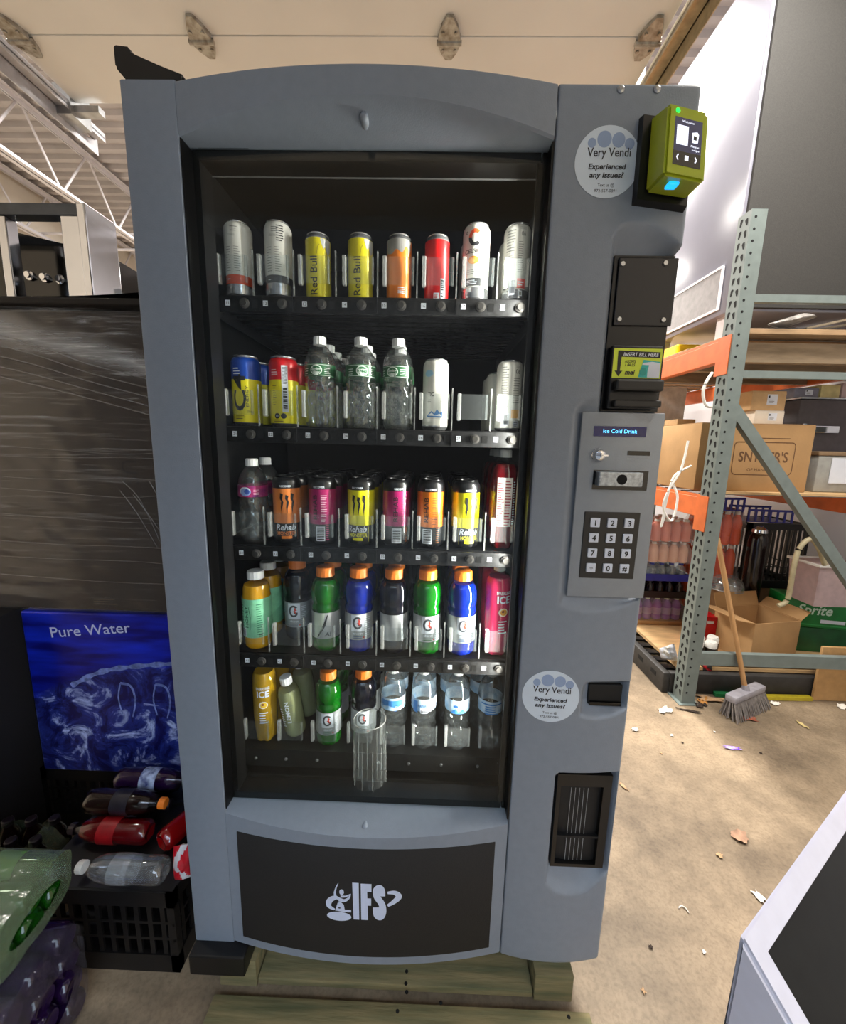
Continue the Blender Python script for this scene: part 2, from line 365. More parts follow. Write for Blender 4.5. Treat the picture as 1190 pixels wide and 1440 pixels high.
# door frame: left stile, bowed header, bowed lower frame
b = nb(); zb, zt = .165, 2.0054
prof = [(-.5, .06), (-.5, .006), (-.498, .002), (-.494, 0), (-.402, 0), (-.400, .003), (-.400, .06)]
grid(b, lambda u, v: (prof[u][0], prof[u][1], v), list(range(7)), [zb, .545, 1.0, 1.5, 1.92, zt]); b.faces.new([b.verts.new((p[0], p[1], zt)) for p in prof]); b.faces.new([b.verts.new((p[0], p[1], zb)) for p in prof])
xs = lsp(-.40, .257, 60)
zarc = lambda x: 1.922+.035*max(0, 1-((x-BC)/BW)**2)
def hp(x): q = bow(x); return [(.06, zt), (-q+.004, zt), (-q, zt-.004), (-q, zarc(x)+.003), (-q+.004, zarc(x)-.001), (.030, 1.922), (.06, 1.922)]
grid(b, lambda x, k: (x, hp(x)[k][0], hp(x)[k][1]), xs, range(7))
zlip = lambda x: .537-.013*max(0, 1-((x-BC)/BW)**2)
def lp(x): q = bow(x); return [(.06, .545), (.030, .545), (-q+.006, zlip(x)+.003), (-q+.001, zlip(x)), (-q, zlip(x)-.006), (-q, zb+.006), (-q+.005, zb), (.06, zb)]
grid(b, lambda x, k: (x, lp(x)[k][0], lp(x)[k][1]), xs, range(8))
obj('door_frame', b, GREY, vm, angle=32)
# black border round the glass, seal, glass
b = nb()
box(b, -.40, -.385, .0345, .078, .545, 1.922); box(b, .2475, .257, .0345, .078, .545, 1.922); box(b, .2385, .2475, .0345, .044, .562, 1.905); box(b, -.3995, -.397, .001, .0345, .548, 1.919); box(b, .2545, .2585, .003, .0345, .548, 1.919); box(b, -.385, .244, .0345, .078, 1.905, 1.922); box(b, -.385, .244, .0345, .078, .545, .562)
obj('glass_border', b, mat('border_black', (.02, .02, .024), .42, var=.2, spec=.3), vm)
b = nb(); box(b, -.398, -.393, .079, .084, .52, 1.905); box(b, -.398, .26, .079, .084, 1.905, 1.910)
obj('door_seal', b, mat('seal_grey', (.30, .30, .30), .6), vm)
obj('glass_pane', B(-.40, .257, .030, .034, .545, 1.922), GLASS, vm)
# kick panel
b = nb(); us = lsp(-.373, .229, 40)
grid(b, lambda x, k: (x, -bow(x)+(.001, -.0015, -.0015, .001)[k], (.192, .195, .494, .497)[k]), us, range(4)); kp = obj('kick_panel', b, DPANEL, vm, angle=40)
# emblem and letters on the kick panel (drawn in a 1190-wide sketch of the mark, 8.5 units to a pixel)
k = .000205; LG = (.80, .84, .93); LM = mat('pale_blue_print', LG, .5, var=.02); lg = Print()
q = lambda x, y: ((x-640)*k, (400-y)*k*1.07)
lg.poly([q(483, 162), q(495, 628), q(560, 628), q(555, 162)][::-1], LM)
lg.poly([q(578, 168), q(583, 628), q(660, 628), q(655, 442), q(695, 442), q(695, 350), q(652, 350), q(650, 268), q(698, 268), q(698, 168)][::-1], LM)
sp = bez([(815, 320, 0), (812, 250, 0), (785, 212, 0), (752, 250, 0), (762, 330, 0), (815, 420, 0), (828, 520, 0), (800, 590, 0), (760, 560, 0), (752, 462, 0)], 8)
lg.stroke([q(p.x, p.y) for p in sp], [v*k for v in [76]*len(sp)], LM)
sw = bez([(878, 275, 0), (960, 275, 0), (1005, 325, 0), (950, 390, 0), (880, 440, 0)], 8)
lg.stroke([q(p.x, p.y) for p in sw], [(30+38*math.sin(PI*i/(len(sw)-1)))*k for i in range(len(sw))], LM)
lg.ell(*q(330, 602), 140*k, 62*k, LM); lg.rect(*q(390, 540), *q(468, 510), LM); lg.poly([q(285, 530), q(315, 430), q(350, 415), q(385, 450), q(400, 545)][::-1], LM); lg.ell(*q(335, 490), 14*k, 10*k, INK, 2)
s1 = bez([(280, 520, 0), (215, 480, 0), (225, 410, 0), (290, 365, 0), (345, 385, 0)], 8); lg.stroke([q(p.x, p.y) for p in s1], [(22+44*math.sin(PI*i/(len(s1)-1)))*k for i in range(len(s1))], LM)
s2 = bez([(330, 385, 0), (390, 395, 0), (440, 360, 0), (462, 310, 0)], 8); lg.stroke([q(p.x, p.y) for p in s2], [(56-46*i/(len(s2)-1))*k for i in range(len(s2))], LM)
s3 = bez([(300, 375, 0), (285, 310, 0), (300, 240, 0), (325, 182, 0)], 8); lg.stroke([q(p.x, p.y) for p in s3], [(34-28*i/(len(s3)-1))*k for i in range(len(s3))], LM)
lg.ell(*q(362, 290), 26*k, 38*k, LM); s4 = bez([(350, 345, 0), (410, 340, 0), (465, 305, 0)], 8); lg.stroke([q(p.x, p.y) for p in s4], [(34-26*i/(len(s4)-1))*k for i in range(len(s4))], LM)
p0 = at(515.3, 1268, -.036)
lg.build('emblem_print', kp, bowm(p0.x, p0.z), step=.02, unit=.0006)
# control column: one moulded face with pockets
def clampf(v, a=0., b=1.): return a if v < a else b if v > b else v
def rtop(x, x0, r, z): return z if x > x0+r else z-r+math.sqrt(max(0, r*r-(x0+r-x)**2))
def pocket(x, z, D, xl, wl, ztp, wt, zb0, za, xr=None, wr=.01):
    v = min((x-xl)/wl, (ztp-z)/wt, (z-za)/max(zb0-za, .002))
    if xr is not None: v = min(v, (xr-x)/wr)
    v = clampf(v); return D*v*v*(3-2*v)*.3+D*v*.7
def colY(x, z):
    y = -.014*max(0, 1-((x-.379)/.121)**2)*clampf((2.0-z)/1.75)
    d = 0
    if z > 1.44:
        t1 = rtop(x, .374, .03, 1.792) - .045*clampf((x-.43)/.07)**1.6
        t1 = max(t1, 1.757) if x > .42 else t1; d = max(d, pocket(x, z, .03, .372, .016, t1, max(.006, t1-1.7485), 1.468, 1.462))
    if 1.0 < z < 1.55: d = max(d, pocket(x, z, .012, .329, .014, rtop(x, .331, .03, 1.489), .02, 1.090, 1.060+.022*((x-.395)/.08)**2))
    if .78 < z < .93: d = max(d, pocket(x, z, .03, .393, .014, rtop(x, .393, .02, .908), .012, .846, .818+.014*((x-.43)/.05)**2, .500, .014))
    if .33 < z < .70: d = max(d, pocket(x, z, .035, .351, .010, rtop(x, .351, .015, .688), .012, .427, .362+.03*((x-.41)/.06)**2, .4985, .016))
    e = clampf((x-.492)/.008); y += d + .008*(1-math.sqrt(1-e*e)); e = clampf((.263-x)/.004); y += .004*(1-math.sqrt(1-e*e))
    e = clampf((z-1.999)/.0064); y += .006*(1-math.sqrt(1-e*e)); e = clampf((.171-z)/.006); y += .006*(1-math.sqrt(1-e*e))
    return y
b = nb(); ux = [.259, .260, .2615, .263]+lsp(.267, .492, 56)+[.495, .4975, .499, .5]; uz = [.165, .166, .168, .171]+lsp(.176, 1.999, 456)+[2.002, 2.004, 2.0054]
R = grid(b, lambda x, z: (x, colY(x, z), z), ux, uz)
for j in range(len(uz)-1):
    for col in (R[0], R[-1]):
        c0 = b.verts.new((col[j].co.x, .06, col[j].co.z)); c1 = b.verts.new((col[j+1].co.x, .06, col[j+1].co.z)); b.faces.new((col[j], col[j+1], c1, c0))
for jj in (0, -1):
    for i in range(len(ux)-1):
        c0 = b.verts.new((ux[i], .06, uz[jj])); c1 = b.verts.new((ux[i+1], .06, uz[jj])); b.faces.new((R[i][jj], R[i+1][jj], c1, c0))
cc = obj('control_column', b, GREY, vm, angle=50)
for px, py in ((873, 126), (924, 126)):
    p = at(px, py, 0); b = nb(); lathe(b, [(.0062, 0), (.0062, .003), (.003, .0045)], 10); bmesh.ops.rotate(b, verts=b.verts, matrix=Matrix.Rotation(PI/2, 3, 'X')); obj('screw', b, STEEL, cc, loc=(p.x, .001, p.z))
for px, py, y in ((512, 165, -.012), (513, 1163, -.012)):
    p = at(px, py, y); b = nb(); lathe(b, [(.0075, -.02), (.0075, .003), (.005, .006), (.002, .007)], 14); bmesh.ops.rotate(b, verts=b.verts, matrix=Matrix.Rotation(PI/2, 3, 'X')); obj('cover_plug', b, GREY, vm, smooth=True, loc=p)
# bill acceptor pocket
bp = obj('bill_panel', B(.388, .4985, .0215, .032, 1.468, 1.748), BSTEEL, vm)
p0, p1 = at(871, 362, .019), at(944, 459, .019); ap = obj('access_plate', B(p0.x, p1.x-.001, .017, .0215, p1.z, p0.z, .0015), mat('blue_black_plate', (.075, .085, .12), .22, metal=.3, var=.25, scale=120), bp)
for px, py in ((876, 371), (936, 370), (871, 449), (933, 450)):
    p = at(px, py, .016); b = nb(); lathe(b, [(.005, 0), (.004, .003)], 10); bmesh.ops.rotate(b, verts=b.verts, matrix=Matrix.Rotation(PI/2, 3, 'X')); obj('screw', b, STEEL, bp, loc=(p.x, .017, p.z))
p0, p1 = at(859, 486, .012), at(937, 580, .012)
b = nb(); box(b, p0.x+.002, .4885, .006, .0215, p1.z+.004, p0.z, 0, .003)
p2, p3 = at(866, 535, -.006), at(931, 573, -.006)
box(b, p2.x, .4885, -.012, .006, 1.503, 1.524, 0, .004); box(b, p2.x, .4885, -.010, .006, 1.474, 1.487, 0, .003)
obj('bill_slot_bezel', b, mat('bezel_black', (.085, .085, .09), .45, var=.1), bp)
bs = Print(); YG = ink('D2E23A'); TEA = ink('34B8B0')
p0, p1 = at(863, 488, .0055), at(929, 534, .0055); w, h = p1.x-p0.x, p0.z-p1.z
bs.rect(0, 0, w, h, INK, 1).rect(.0018, .0018, w-.0018, h-.0018, YG, 2)
bs.poly([(w*.10, h*.9), (w*.94, h*.86), (w*.94, h*.68), (w*.18, h*.70), (w*.17, h*.26), (w*.22, h*.26), (w*.145, h*.08), (w*.06, h*.26), (w*.11, h*.26)][::-1], INK, 3)
bs.text('INSERT BILL HERE', w*.56, h*.78, h*.115, WHITEP, 4, .02, .2, width=w*.70)
bs.text('ACCEPTS', w*.36, h*.56, h*.08, INK, 4, .02, .2, width=w*.22); bs.text('1 BILLS', w*.36, h*.45, h*.08, INK, 4, .02, .2, width=w*.2); bs.text('mei', w*.37, h*.22, h*.15, INK, 4, .03, .2, width=w*.2)
bs.poly([(w*.54, h*.06), (w*.96, h*.05), (w*.96, h*.56), (w*.62, h*.62)], TEA, 3)
bs.poly([(w*.72, h*.06), (w*.96, h*.05), (w*.96, h*.52), (w*.80, h*.56), (w*.62, h*.52), (w*.60, h*.46), (w*.74, h*.45), (w*.72, h*.3)], WHITEP, 4)
bs.ell(w*.63, h*.24, w*.07, h*.13, ink('1E9A8E'), 5)
bs.build('bill_sticker', bp, pl_y(p0.x, .0058, p1.z))
# keypad plate
b = nb(); pts = [at(820, 579, 0), at(936, 581, 0), at(904, 844, 0), at(796, 838, 0)]
kpl = obj('keypad_plate', B(.345, .5015, -.003, .004, 1.094, 1.464, .002), GREYP, vm, angle=30)
YK = -.0032
p0, p1 = at(836, 599, YK), at(908, 615, YK)
dp = obj('display', B(p0.x, p1.x, YK-.001, YK+.002, p1.z, p0.z), mat('display_blue', (.03, .04, .30), .15, var=.1, emit=.12), kpl)
Print().text('Ice Cold Drink', 0, 0, .0075, mat('display_glow', (.35, .75, 1), .4, emit=1.4), 1, .0).build('display_text', kpl, pl_y((p0.x+p1.x)/2, YK-.0012, (p0.z+p1.z)/2+.001))
p = at(841, 640, YK); b = nb(); lathe(b, [(.013, -.003), (.013, .003), (.010, .007), (.0095, .013), (.006, .015)], 20); box(b, -.0012, .0012, -.004, .004, .0145, .021); box(b, .0, .011, -.0012, .0012, .013, .021); bmesh.ops.rotate(b, verts=b.verts, matrix=Matrix.Rotation(PI/2, 3, 'X')); obj('key_lock', b, CHROME, kpl, angle=35, loc=(p.x, YK, p.z))
p0, p1 = at(883, 634, YK), at(914, 641, YK); obj('card_slot', B(p0.x, p1.x, YK-.0006, YK+.002, p1.z, p0.z), GLOSSB, kpl)
pr = Print(); pr.rect(0, 0, p1.x-p0.x, .0016, mat('faint_print', (.68, .70, .72), .5)); pr.build('card_slot_caption', kpl, pl_y(p0.x, YK, p1.z-.007))
p0, p1 = at(835, 661, YK), at(909, 690, YK)
b = nb(); box(b, p0.x, p1.x, YK-.001, YK+.003, p1.z, p0.z); obj('coin_recess', b, GLOSSB, kpl)
q0, q1 = at(843, 663.5, -.02), at(903, 685, -.02); q1.x = min(q1.x, .478)
b = nb(); box(b, q0.x, q1.x, -.022, -.001, q1.z, q0.z, 0, .002); cb = obj('coin_lever', b, mat('galvanised_spangle', (.70, .73, .76), .35, metal=.75, var=.25, scale=160), kpl)
p = at(875, 674.5, -.0225); Print().ell(0, 0, .0098, .0098, HOLE, 1).build('coin_lever_hole', kpl, pl_y(p.x, -.0223, p.z))
p0, p1 = at(822, 716, YK), at(901, 811, YK); kx0, kx1 = .3655, .4755
obj('key_pad', B(kx0, kx1, YK-.0015, YK+.002, 1.135, 1.272, .0015), mat('keypad_black', (.05, .05, .06), .35, var=.1), kpl)
keym = mesh('key', B(-.0093, .0093, -.0035, .001, -.0093, .0093, .0012), mat('key_white', (.84, .87, .93), .4, var=.03))
for i, ch in enumerate('123456789*0#'):
    kx = .4205+(i % 3-1)*.0335; kz = 1.2505-(i//3)*.0310
    kk = link('key', keym, kpl, (kx, YK-.0015, kz))
    Print().text(ch, 0, -.004 if ch == '*' else 0, .0105, INK, 1, .025).build('key_legend', kpl, pl_y(kx, YK-.0052, kz))
# coin return and delivery hatch
p0, p1 = at(829, 962, .016), at(873, 992, .016)
b = nb(); box(b, p0.x, p1.x, .0155, .026, p1.z, p0.z, 0, .002); cr = obj('coin_return', b, mat('slot_black', (.025, .025, .025), .7), vm)
b = nb(); box(b, p0.x+.002, p1.x-.002, .009, .0155, p1.z+.002, p1.z+.010, 0, .001); obj('coin_flap', b, GLOSSB, cr)
hx0, hx1, hz0, hz1 = .3615, .4835, .4285, .6745; HB = mat('hatch_black', (.03, .03, .033), .35, var=.15)
b = nb()
box(b, hx0, hx0+.009, .000, .030, hz0, hz1); box(b, hx1-.018, hx1, .000, .030, hz0, hz1); box(b, hx0+.009, hx1-.018, .000, .030, hz1-.030, hz1); box(b, hx0+.009, hx1-.018, .000, .030, hz0, hz0+.008)
dh = obj('delivery_hatch', b, HB, vm)
b = nb(); grid(b, lambda u, v: (u, .015-.006*math.sin(PI*(u-hx0)/(hx1-hx0)), v), lsp(hx0+.009, hx1-.018, 12), [hz0+.008, hz0+.085, hz0+.09, hz1-.030]); box(b, hx0+.009, hx1-.018, .002, .012, hz0+.078, hz0+.083)
obj('hatch_flap', b, mat('smoked_flap', (.12, .12, .125), .5, var=.15, spec=.3), dh, angle=30)
pr = Print(); sm = mat('pale_stripe', (.55, .57, .58), .4)
for i in range(5): pr.rect(.035+i*.0095, .01, .0362+i*.0095, .205, sm)
pr.build('flap_stripes', dh, lambda u, v, d: (hx0+u, .0082-d, hz0+v))
# card reader on the column
fq = [Vector(v) for v in ((.406, -.082, 1.9165), (.468, -.082, 1.9025), (.474, -.082, 1.8085), (.410, -.082, 1.8195))]
bq = [Vector(v) for v in ((.4125, -.014, 1.945), (.487, -.014, 1.934), (.487, -.014, 1.822), (.415, -.014, 1.831))]
YGR = mat('lime_plastic', (.66, .71, .13), .35, var=.04)
cdr = link('card_reader', None, vm); cdr['label'] = 'lime green card reader with a small screen'
b = nb(); hexa(b, fq+bq); mid = lambda u, v: (fq[0]*(1-u)+fq[1]*u)*(1-v)+(fq[3]*(1-u)+fq[2]*u)*v
bmesh.ops.bevel(b, geom=b.edges[:], offset=.004, segments=2, affect='EDGES'); obj('reader_body', b, YGR, cdr, angle=30)
b = nb(); hexa(b, [Vector((.400, -.014, 1.949)), Vector((.489, -.014, 1.938)), Vector((.489, -.014, 1.812)), Vector((.402, -.014, 1.822)), Vector((.398, .0, 1.952)), Vector((.491, .0, 1.941)), Vector((.491, 0, 1.808)), Vector((.399, 0, 1.818))]); obj('reader_mount', b, BLACK, cdr)
fm = lambda u, v, d: tuple(mid(u, 1-v)+Vector((0, -d, 0)))
Print().poly([(.18, .17), (.86, .17), (.86, .84), (.18, .84)], mat('reader_screen', (.16, .17, .30), .15, emit=.25), 1).poly([(.18, .17), (.86, .17), (.86, .37), (.18, .37)], GLOSSB, 2).build('reader_screen', cdr, fm)
SG = mat('screen_white', (.9, .92, 1), .3, emit=.7); pr = Print()
pr.rect(.235, .46, .52, .73, SG, 3).text('Welcome', .50, .79, .028, SG, 3, width=.3)
pr.poly([(.62, .52), (.76, .52), (.78, .65), (.74, .68), (.62, .66)], SG, 3).poly([(.65, .56), (.73, .56), (.73, .62), (.65, .62)], GLOSSB, 4).text('Please', .70, .47, .03, SG, 3, width=.2).text('swipe', .72, .42, .03, SG, 3, width=.18)
pr.stroke([(.31, .32), (.27, .28), (.31, .24)], .025, SG, 3).rect(.47, .25, .56, .32, SG, 3).stroke([(.72, .32), (.76, .28), (.72, .24)], .025, SG, 3)
pr.build('screen_icons', cdr, fm)
Print().ell(.23, .92, .055, .035, mat('green_lamp', (.1, .95, .35), .3, emit=1.0), 3).build('status_light', cdr, fm)
b = nb(); c0 = mid(.38, 1.0)+Vector((0, .020, .0005)); box(b, c0.x-.008, c0.x+.008, c0.y-.007, c0.y+.007, c0.z-.003, c0.z+.002, 0, .001); obj('tap_light', b, mat('blue_lamp', (.1, .6, 1.0), .3, emit=1.0), cdr)
# two round stickers
def sticker(px, py, r, y):
    p = at(px, py, y); pr = Print(); bl = mat('sticker_white', (.80, .85, .90), .3, var=.02); tx = ink('23252C'); bb = ink('8FA3C4')
    pr.ell(0, 0, r, r, bl, 1, 48)
    for u, v, s in ((-.52, .52, .13), (-.15, .62, .22), (.28, .60, .2), (.62, .50, .15)): pr.ell(u*r, v*r, s*r, s*r*1.05, bb, 2, 16)
    pr.text('Very Vendi', .02*r, .27*r, .24*r, tx, 3, .012, width=1.32*r); pr.text('Experienced', .0, -.12*r, .15*r, tx, 3, .03, .15, width=1.15*r); pr.text('any issues?', 0, -.35*r, .15*r, tx, 3, .03, .15, width=1.05*r)
    pr.text('Text us @', 0, -.63*r, .085*r, tx, 3, width=.5*r); pr.text('972-557-0891', 0, -.79*r, .085*r, tx, 3, width=.68*r)
    pr.build('sticker', vm, lambda u, v, d: (p.x+u, colY(p.x+u, p.z+v)-.0006-d, p.z+v), step=.02)
sticker(854, 229, .0565, 0); sticker(775, 980, .060, -.009)
# levelling feet
for x0, x1, y0, y1 in ((-.498, -.362, -.032, .06), (.33, .47, .03, .11), (-.49, -.38, .68, .78), (.38, .49, .68, .78)):
    obj('levelling_foot', B(x0, x1, y0, y1, .107, .165, .004), BLACK, vm)
# led strip inside, right of the door
obj('led_strip', B(.2452, .2475, .052, .066, .60, 1.89), mat('led_diffuser', (1, .98, .93), .4, emit=1.5), vm)
# black fitting left on top of the cabinet
b = nb(); P_ = [(157, 60), (180, 63), (182, 77), (257, 103), (262, 110), (170, 110), (160, 92)]
lo = [b.verts.new(at(x, y, .10)) for x, y in P_]; hi = [b.verts.new(at(x, y, .10)+Vector((0.004, .06, 0))) for x, y in P_]
b.faces.new(lo); b.faces.new(hi[::-1])
for i in range(7): b.faces.new((lo[i], hi[i], hi[(i+1) % 7], lo[(i+1) % 7]))
for L_ in (lo, hi):
    for i in (4, 5): L_[i].co.z = 1.998
    L_[5].co.x = -.48
bmesh.ops.bevel(b, geom=b.edges[:], offset=.004, segments=2, affect='EDGES')
tag(obj('corner_bracket', b, BLACK, angle=40), 'black plastic corner bracket lying on top of the vending machine', 'bracket')
# ---- trays
LX = [-.361, -.276, -.192, -.102, -.020, .060, .141, .226]
TAGX = [-.368, -.290, -.209, -.127, -.046, .0345, .1155, .195]
DIV = [-.403]+[(LX[i]+LX[i+1])/2 for i in range(7)]+[.268]
SZ = [1.692, 1.428, 1.162, .897]
gb = nb(); box(gb, -.028, .028, -.001, .001, 0, .052, 0, .0)
gate_me = mesh('lane_gate', gb, CLEAR)
gb = nb(); box(gb, -.0038, .0038, -.002, .010, -.002, .054, 0, .0015); gate_edge = mesh('gate_edge', gb, CLEARE)
gb = nb(); box(gb, -.002, .002, -.002, .006, 0, .052, 0, .001); gate_end = mesh('gate_end', gb, clear('gate_end_clear', (.9, .92, .92), .15, .06, .06, .4))
gb = nb(); box(gb, -.0008, .0008, .004, .5, 0, .085); box(gb, -.0013, .0013, .0, .004, 0, .088, 1); div_me = mesh('lane_divider', gb, [CLEARD, CLEARE])
div_me2 = div_me
kn = nb(); lathe(kn, [(.010, 0), (.010, .003), (.006, .004), (.006, .006)], 14); bmesh.ops.rotate(kn, verts=kn.verts, matrix=Matrix.Rotation(PI/2, 3, 'X')); knob_me = mesh('tray_latch', kn, mat('latch_metal', (.35, .34, .33), .35, metal=.7), angle=40)
for si, z in enumerate(SZ):
    b = nb(); box(b, -.412, .272, .088, .60, z-.008, z-.001)
    for i in range(14): box(b, -.40, .262, .115+i*.034, .127+i*.034, z-.020, z-.008)
    box(b, -.413, -.408, .088, .62, z-.036, z+.012); box(b, .268, .273, .088, .62, z-.036, z+.012)
    tr = obj('shelf_tray', b, RAIL, vm)
    b = nb(); box(b, -.413, .273, .079, .088, z-.036, z-.003, 0, .002)
    for i in (2, 4, 6): box(b, DIV[i]-.001, DIV[i]+.001, .077, .079, z-.034, z-.004)
    obj('price_rail', b, RAIL, tr, angle=30)
    for x in DIV: link('lane_divider', div_me, tr, (x, .089, z-.001))
    pr = Print()
    for i in range(8):
        g = link('lane_gate', gate_me, tr, (LX[i]+.003, .082, z+.022)); link('gate_edge', gate_edge, tr, (LX[i]-.026, .082, z+.022)); link('gate_end', gate_end, tr, (LX[i]+.032, .082, z+.022))
        pr.rect(TAGX[i]-.005, z-.024, TAGX[i]+.005, z-.013, WHITEP, 1).text('%d%d' % (si+1, i+1), TAGX[i], z-.0185, .006, INK, 2)
        link('tray_latch', knob_me, tr, (TAGX[i]+.035, .079, z-.019))
        pr.rect(TAGX[i]+.05, z-.027, TAGX[i]+.062, z-.012, mat('latch_slot', (.02, .02, .02), .4), 1)
    pr.build('lane_numbers', tr, lambda u, v, d: (u, .0788-d, v))
b = nb(); z5 = .596; LX5 = [.06+(x-.06)*1.047 for x in LX]
box(b, -.425, .282, .138, .60, z5-.010, z5-.001); box(b, -.425, .282, .132, .138, .545, z5-.001); box(b, -.425, .282, .138, .30, .545, .550); box(b, -.425, .282, .131, .135, .495, .52)
bt = obj('bottom_shelf', b, mat('shelf_grey_black', (.13, .13, .125), .4, metal=.3, var=.2), vm)
sc = nb(); lathe(sc, [(.0042, 0), (.003, .003)], 8); bmesh.ops.rotate(sc, verts=sc.verts, matrix=Matrix.Rotation(PI/2, 3, 'X')); sc_me = mesh('screw', sc, STEEL)
for x in (-.385, -.305, -.222, -.06, .02, .105, .2): link('screw', sc_me, bt, (x, .132, .568))
for i in range(8): link('lane_gate', gate_me, bt, (LX5[i], .133, z5+.028)); link('gate_edge', gate_edge, bt, (LX5[i]-.030, .133, z5+.028)); link('gate_end', gate_end, bt, (LX5[i]+.030, .133, z5+.028))
for side, x in ((-1, -.434), (1, .294)):
    for z in (1.85, 1.62, 1.50, 1.36, 1.24, 1.10, .97, .83, .70):
        for dz in (0, .03):
            s_ = link('screw', sc_me, vm, (x, .12, z+dz), (0, 0, -side*PI/2))
    b = nb(); box(b, x-.002 if side < 0 else x-.006, x+.006 if side < 0 else x+.002, .14, .16, .5, 1.93); obj('shelf_upright', b, RAIL, vm)
b = nb(); box(b, -.377, -.20, .128, .150, .478, .484); box(b, -.17, -.15, .128, .14, .478, .49); obj('floor_strip', b, ALU, vm)
b = nb(); box(b, -.055, .213, .128, .152, .478, .484); obj('floor_strip', b, ALU, vm)
obj('cup_base', B(-.135, -.02, .043, .125, .478, .508, .003), BLACK, vm)
b = nb(); box(b, -.385, -.345, .10, .13, .478, .495, 0, .003); box(b, -.375, -.36, .097, .10, .484, .492, 1); obj('door_switch', b, [mat('switch_olive', (.30, .29, .24), .5), WHITE], vm)
t = thing('plastic_cup', 'tall empty clear plastic cup at the bottom behind the glass', 'cup', (-.076, .0885, .5085))
b = nb(); lathe(b, [(.0420, 0), (.0420, .002), (.0412, .012), (.0395, .19), (.0390, .218), (.0382, .221)], 40, cap=(True, False)); obj('cup_wall', b, clear('cup_clear', (.90, .92, .9), .08, .03, .04, .6, power=2.5), t, smooth=True)
b = nb(); tube(b, [(.042*math.cos(a*PI/20), .042*math.sin(a*PI/20), .003) for a in range(40)], .0018, 6, closed=True); tube(b, [(.039*math.cos(a*PI/20), .039*math.sin(a*PI/20), .219) for a in range(40)], .0012, 6, closed=True)
for a in range(0, 40, 4): tube(b, [(.0418*math.cos(a*PI/20), .0418*math.sin(a*PI/20), .006), (.0398*math.cos(a*PI/20), .0398*math.sin(a*PI/20), .16)], .0006, 4)
obj('cup_rim', b, CLEARE, t)

# ================================================================== THE DRINKS
LIDM = mat('can_lid', (.78, .78, .78), .25, metal=.9, var=.06)
SIL = mat('can_silver', (.74, .74, .75), .25, metal=.85, var=.05)
def cm(c): 
    k = 'canpaint_'+''.join('%02x' % int(x*255) for x in c)
    return mat(k, c, .32, metal=.15, var=.02, coat=.3)
CW = (.86, .85, .82)
ORD = ['first', 'second', 'third', 'fourth', 'fifth', 'sixth']
LANE = ['leftmost lane', 'second lane from left', 'third lane from left', 'fourth lane from left', 'fourth lane from right', 'third lane from right', 'second lane from right', 'rightmost lane']
SHELF = ['top shelf', 'second shelf', 'third shelf', 'fourth shelf', 'bottom shelf']
RIMB = mat('can_rim_dark', (.10, .10, .105), .25, metal=.6, var=.1)
def can(name, label, loc, r, h, bands, pr, group, rotz=0., slim=True, rim=None):
    """bands: list of (top of the band as a share of h, material), from below"""
    t = thing(name, label, 'can', loc, (0, 0, rotz), group)
    rb = r*.80; rt = r*(.82 if slim else .80); zs = h*.045; ze = h*(.905 if slim else .885)
    prof = [(rb*.86, 0.0015), (rb, 0), (rb+.001, .0015), (r*.97, zs*.75), (r, zs)]; mats = []; mis = []
    def mi(z):
        for zt_, m in bands:
            if z < zt_*h: 
                if m not in mats: mats.append(m)
                return mats.index(m)
        return mi(bands[-1][0]*h-1e-4)
    zz = zs
    for zt_, m in bands:
        z = zt_*h
        if zs < z < ze: prof.append((r, z)); 
    prof += [(r, ze), (r*.97, ze+(h-ze)*.35), (rt+.0015, ze+(h-ze)*.72), (rt, h-.004), (rt+.0012, h-.0025), (rt+.0012, h-.0008), (rt, h), (rt-.0018, h-.0005), (rt-.003, h-.005)]
    for i in range(len(prof)-1): mis.append(mi((prof[i][1]+prof[i+1][1])/2) if prof[i+1][1] < h-.0035 and i < len(prof)-6 else -1)
    RM = rim or SIL
    if RM not in mats: mats.append(RM)
    mis = [m if m >= 0 else mats.index(RM) for m in mis]
    obj('body', lathe(nb(), prof, 32, mis, (True, False)), mats, t, angle=35)
    b = nb(); lathe(b, [(.0004, h-.005), (rt-.003, h-.005)], 28, cap=(False, False)); obj('lid', b, rim or LIDM, t)
    b = nb(); tube(b, [(.008*math.sin(a*PI/8), .004+.0105*math.cos(a*PI/8), h-.0042) for a in range(16)], .0012, 5, closed=True); obj('pull_tab', b, SIL, t)
    if pr: pr.build('label_print', t, cyl(r+.0002), step=.004)
    return t
BOTM = {}
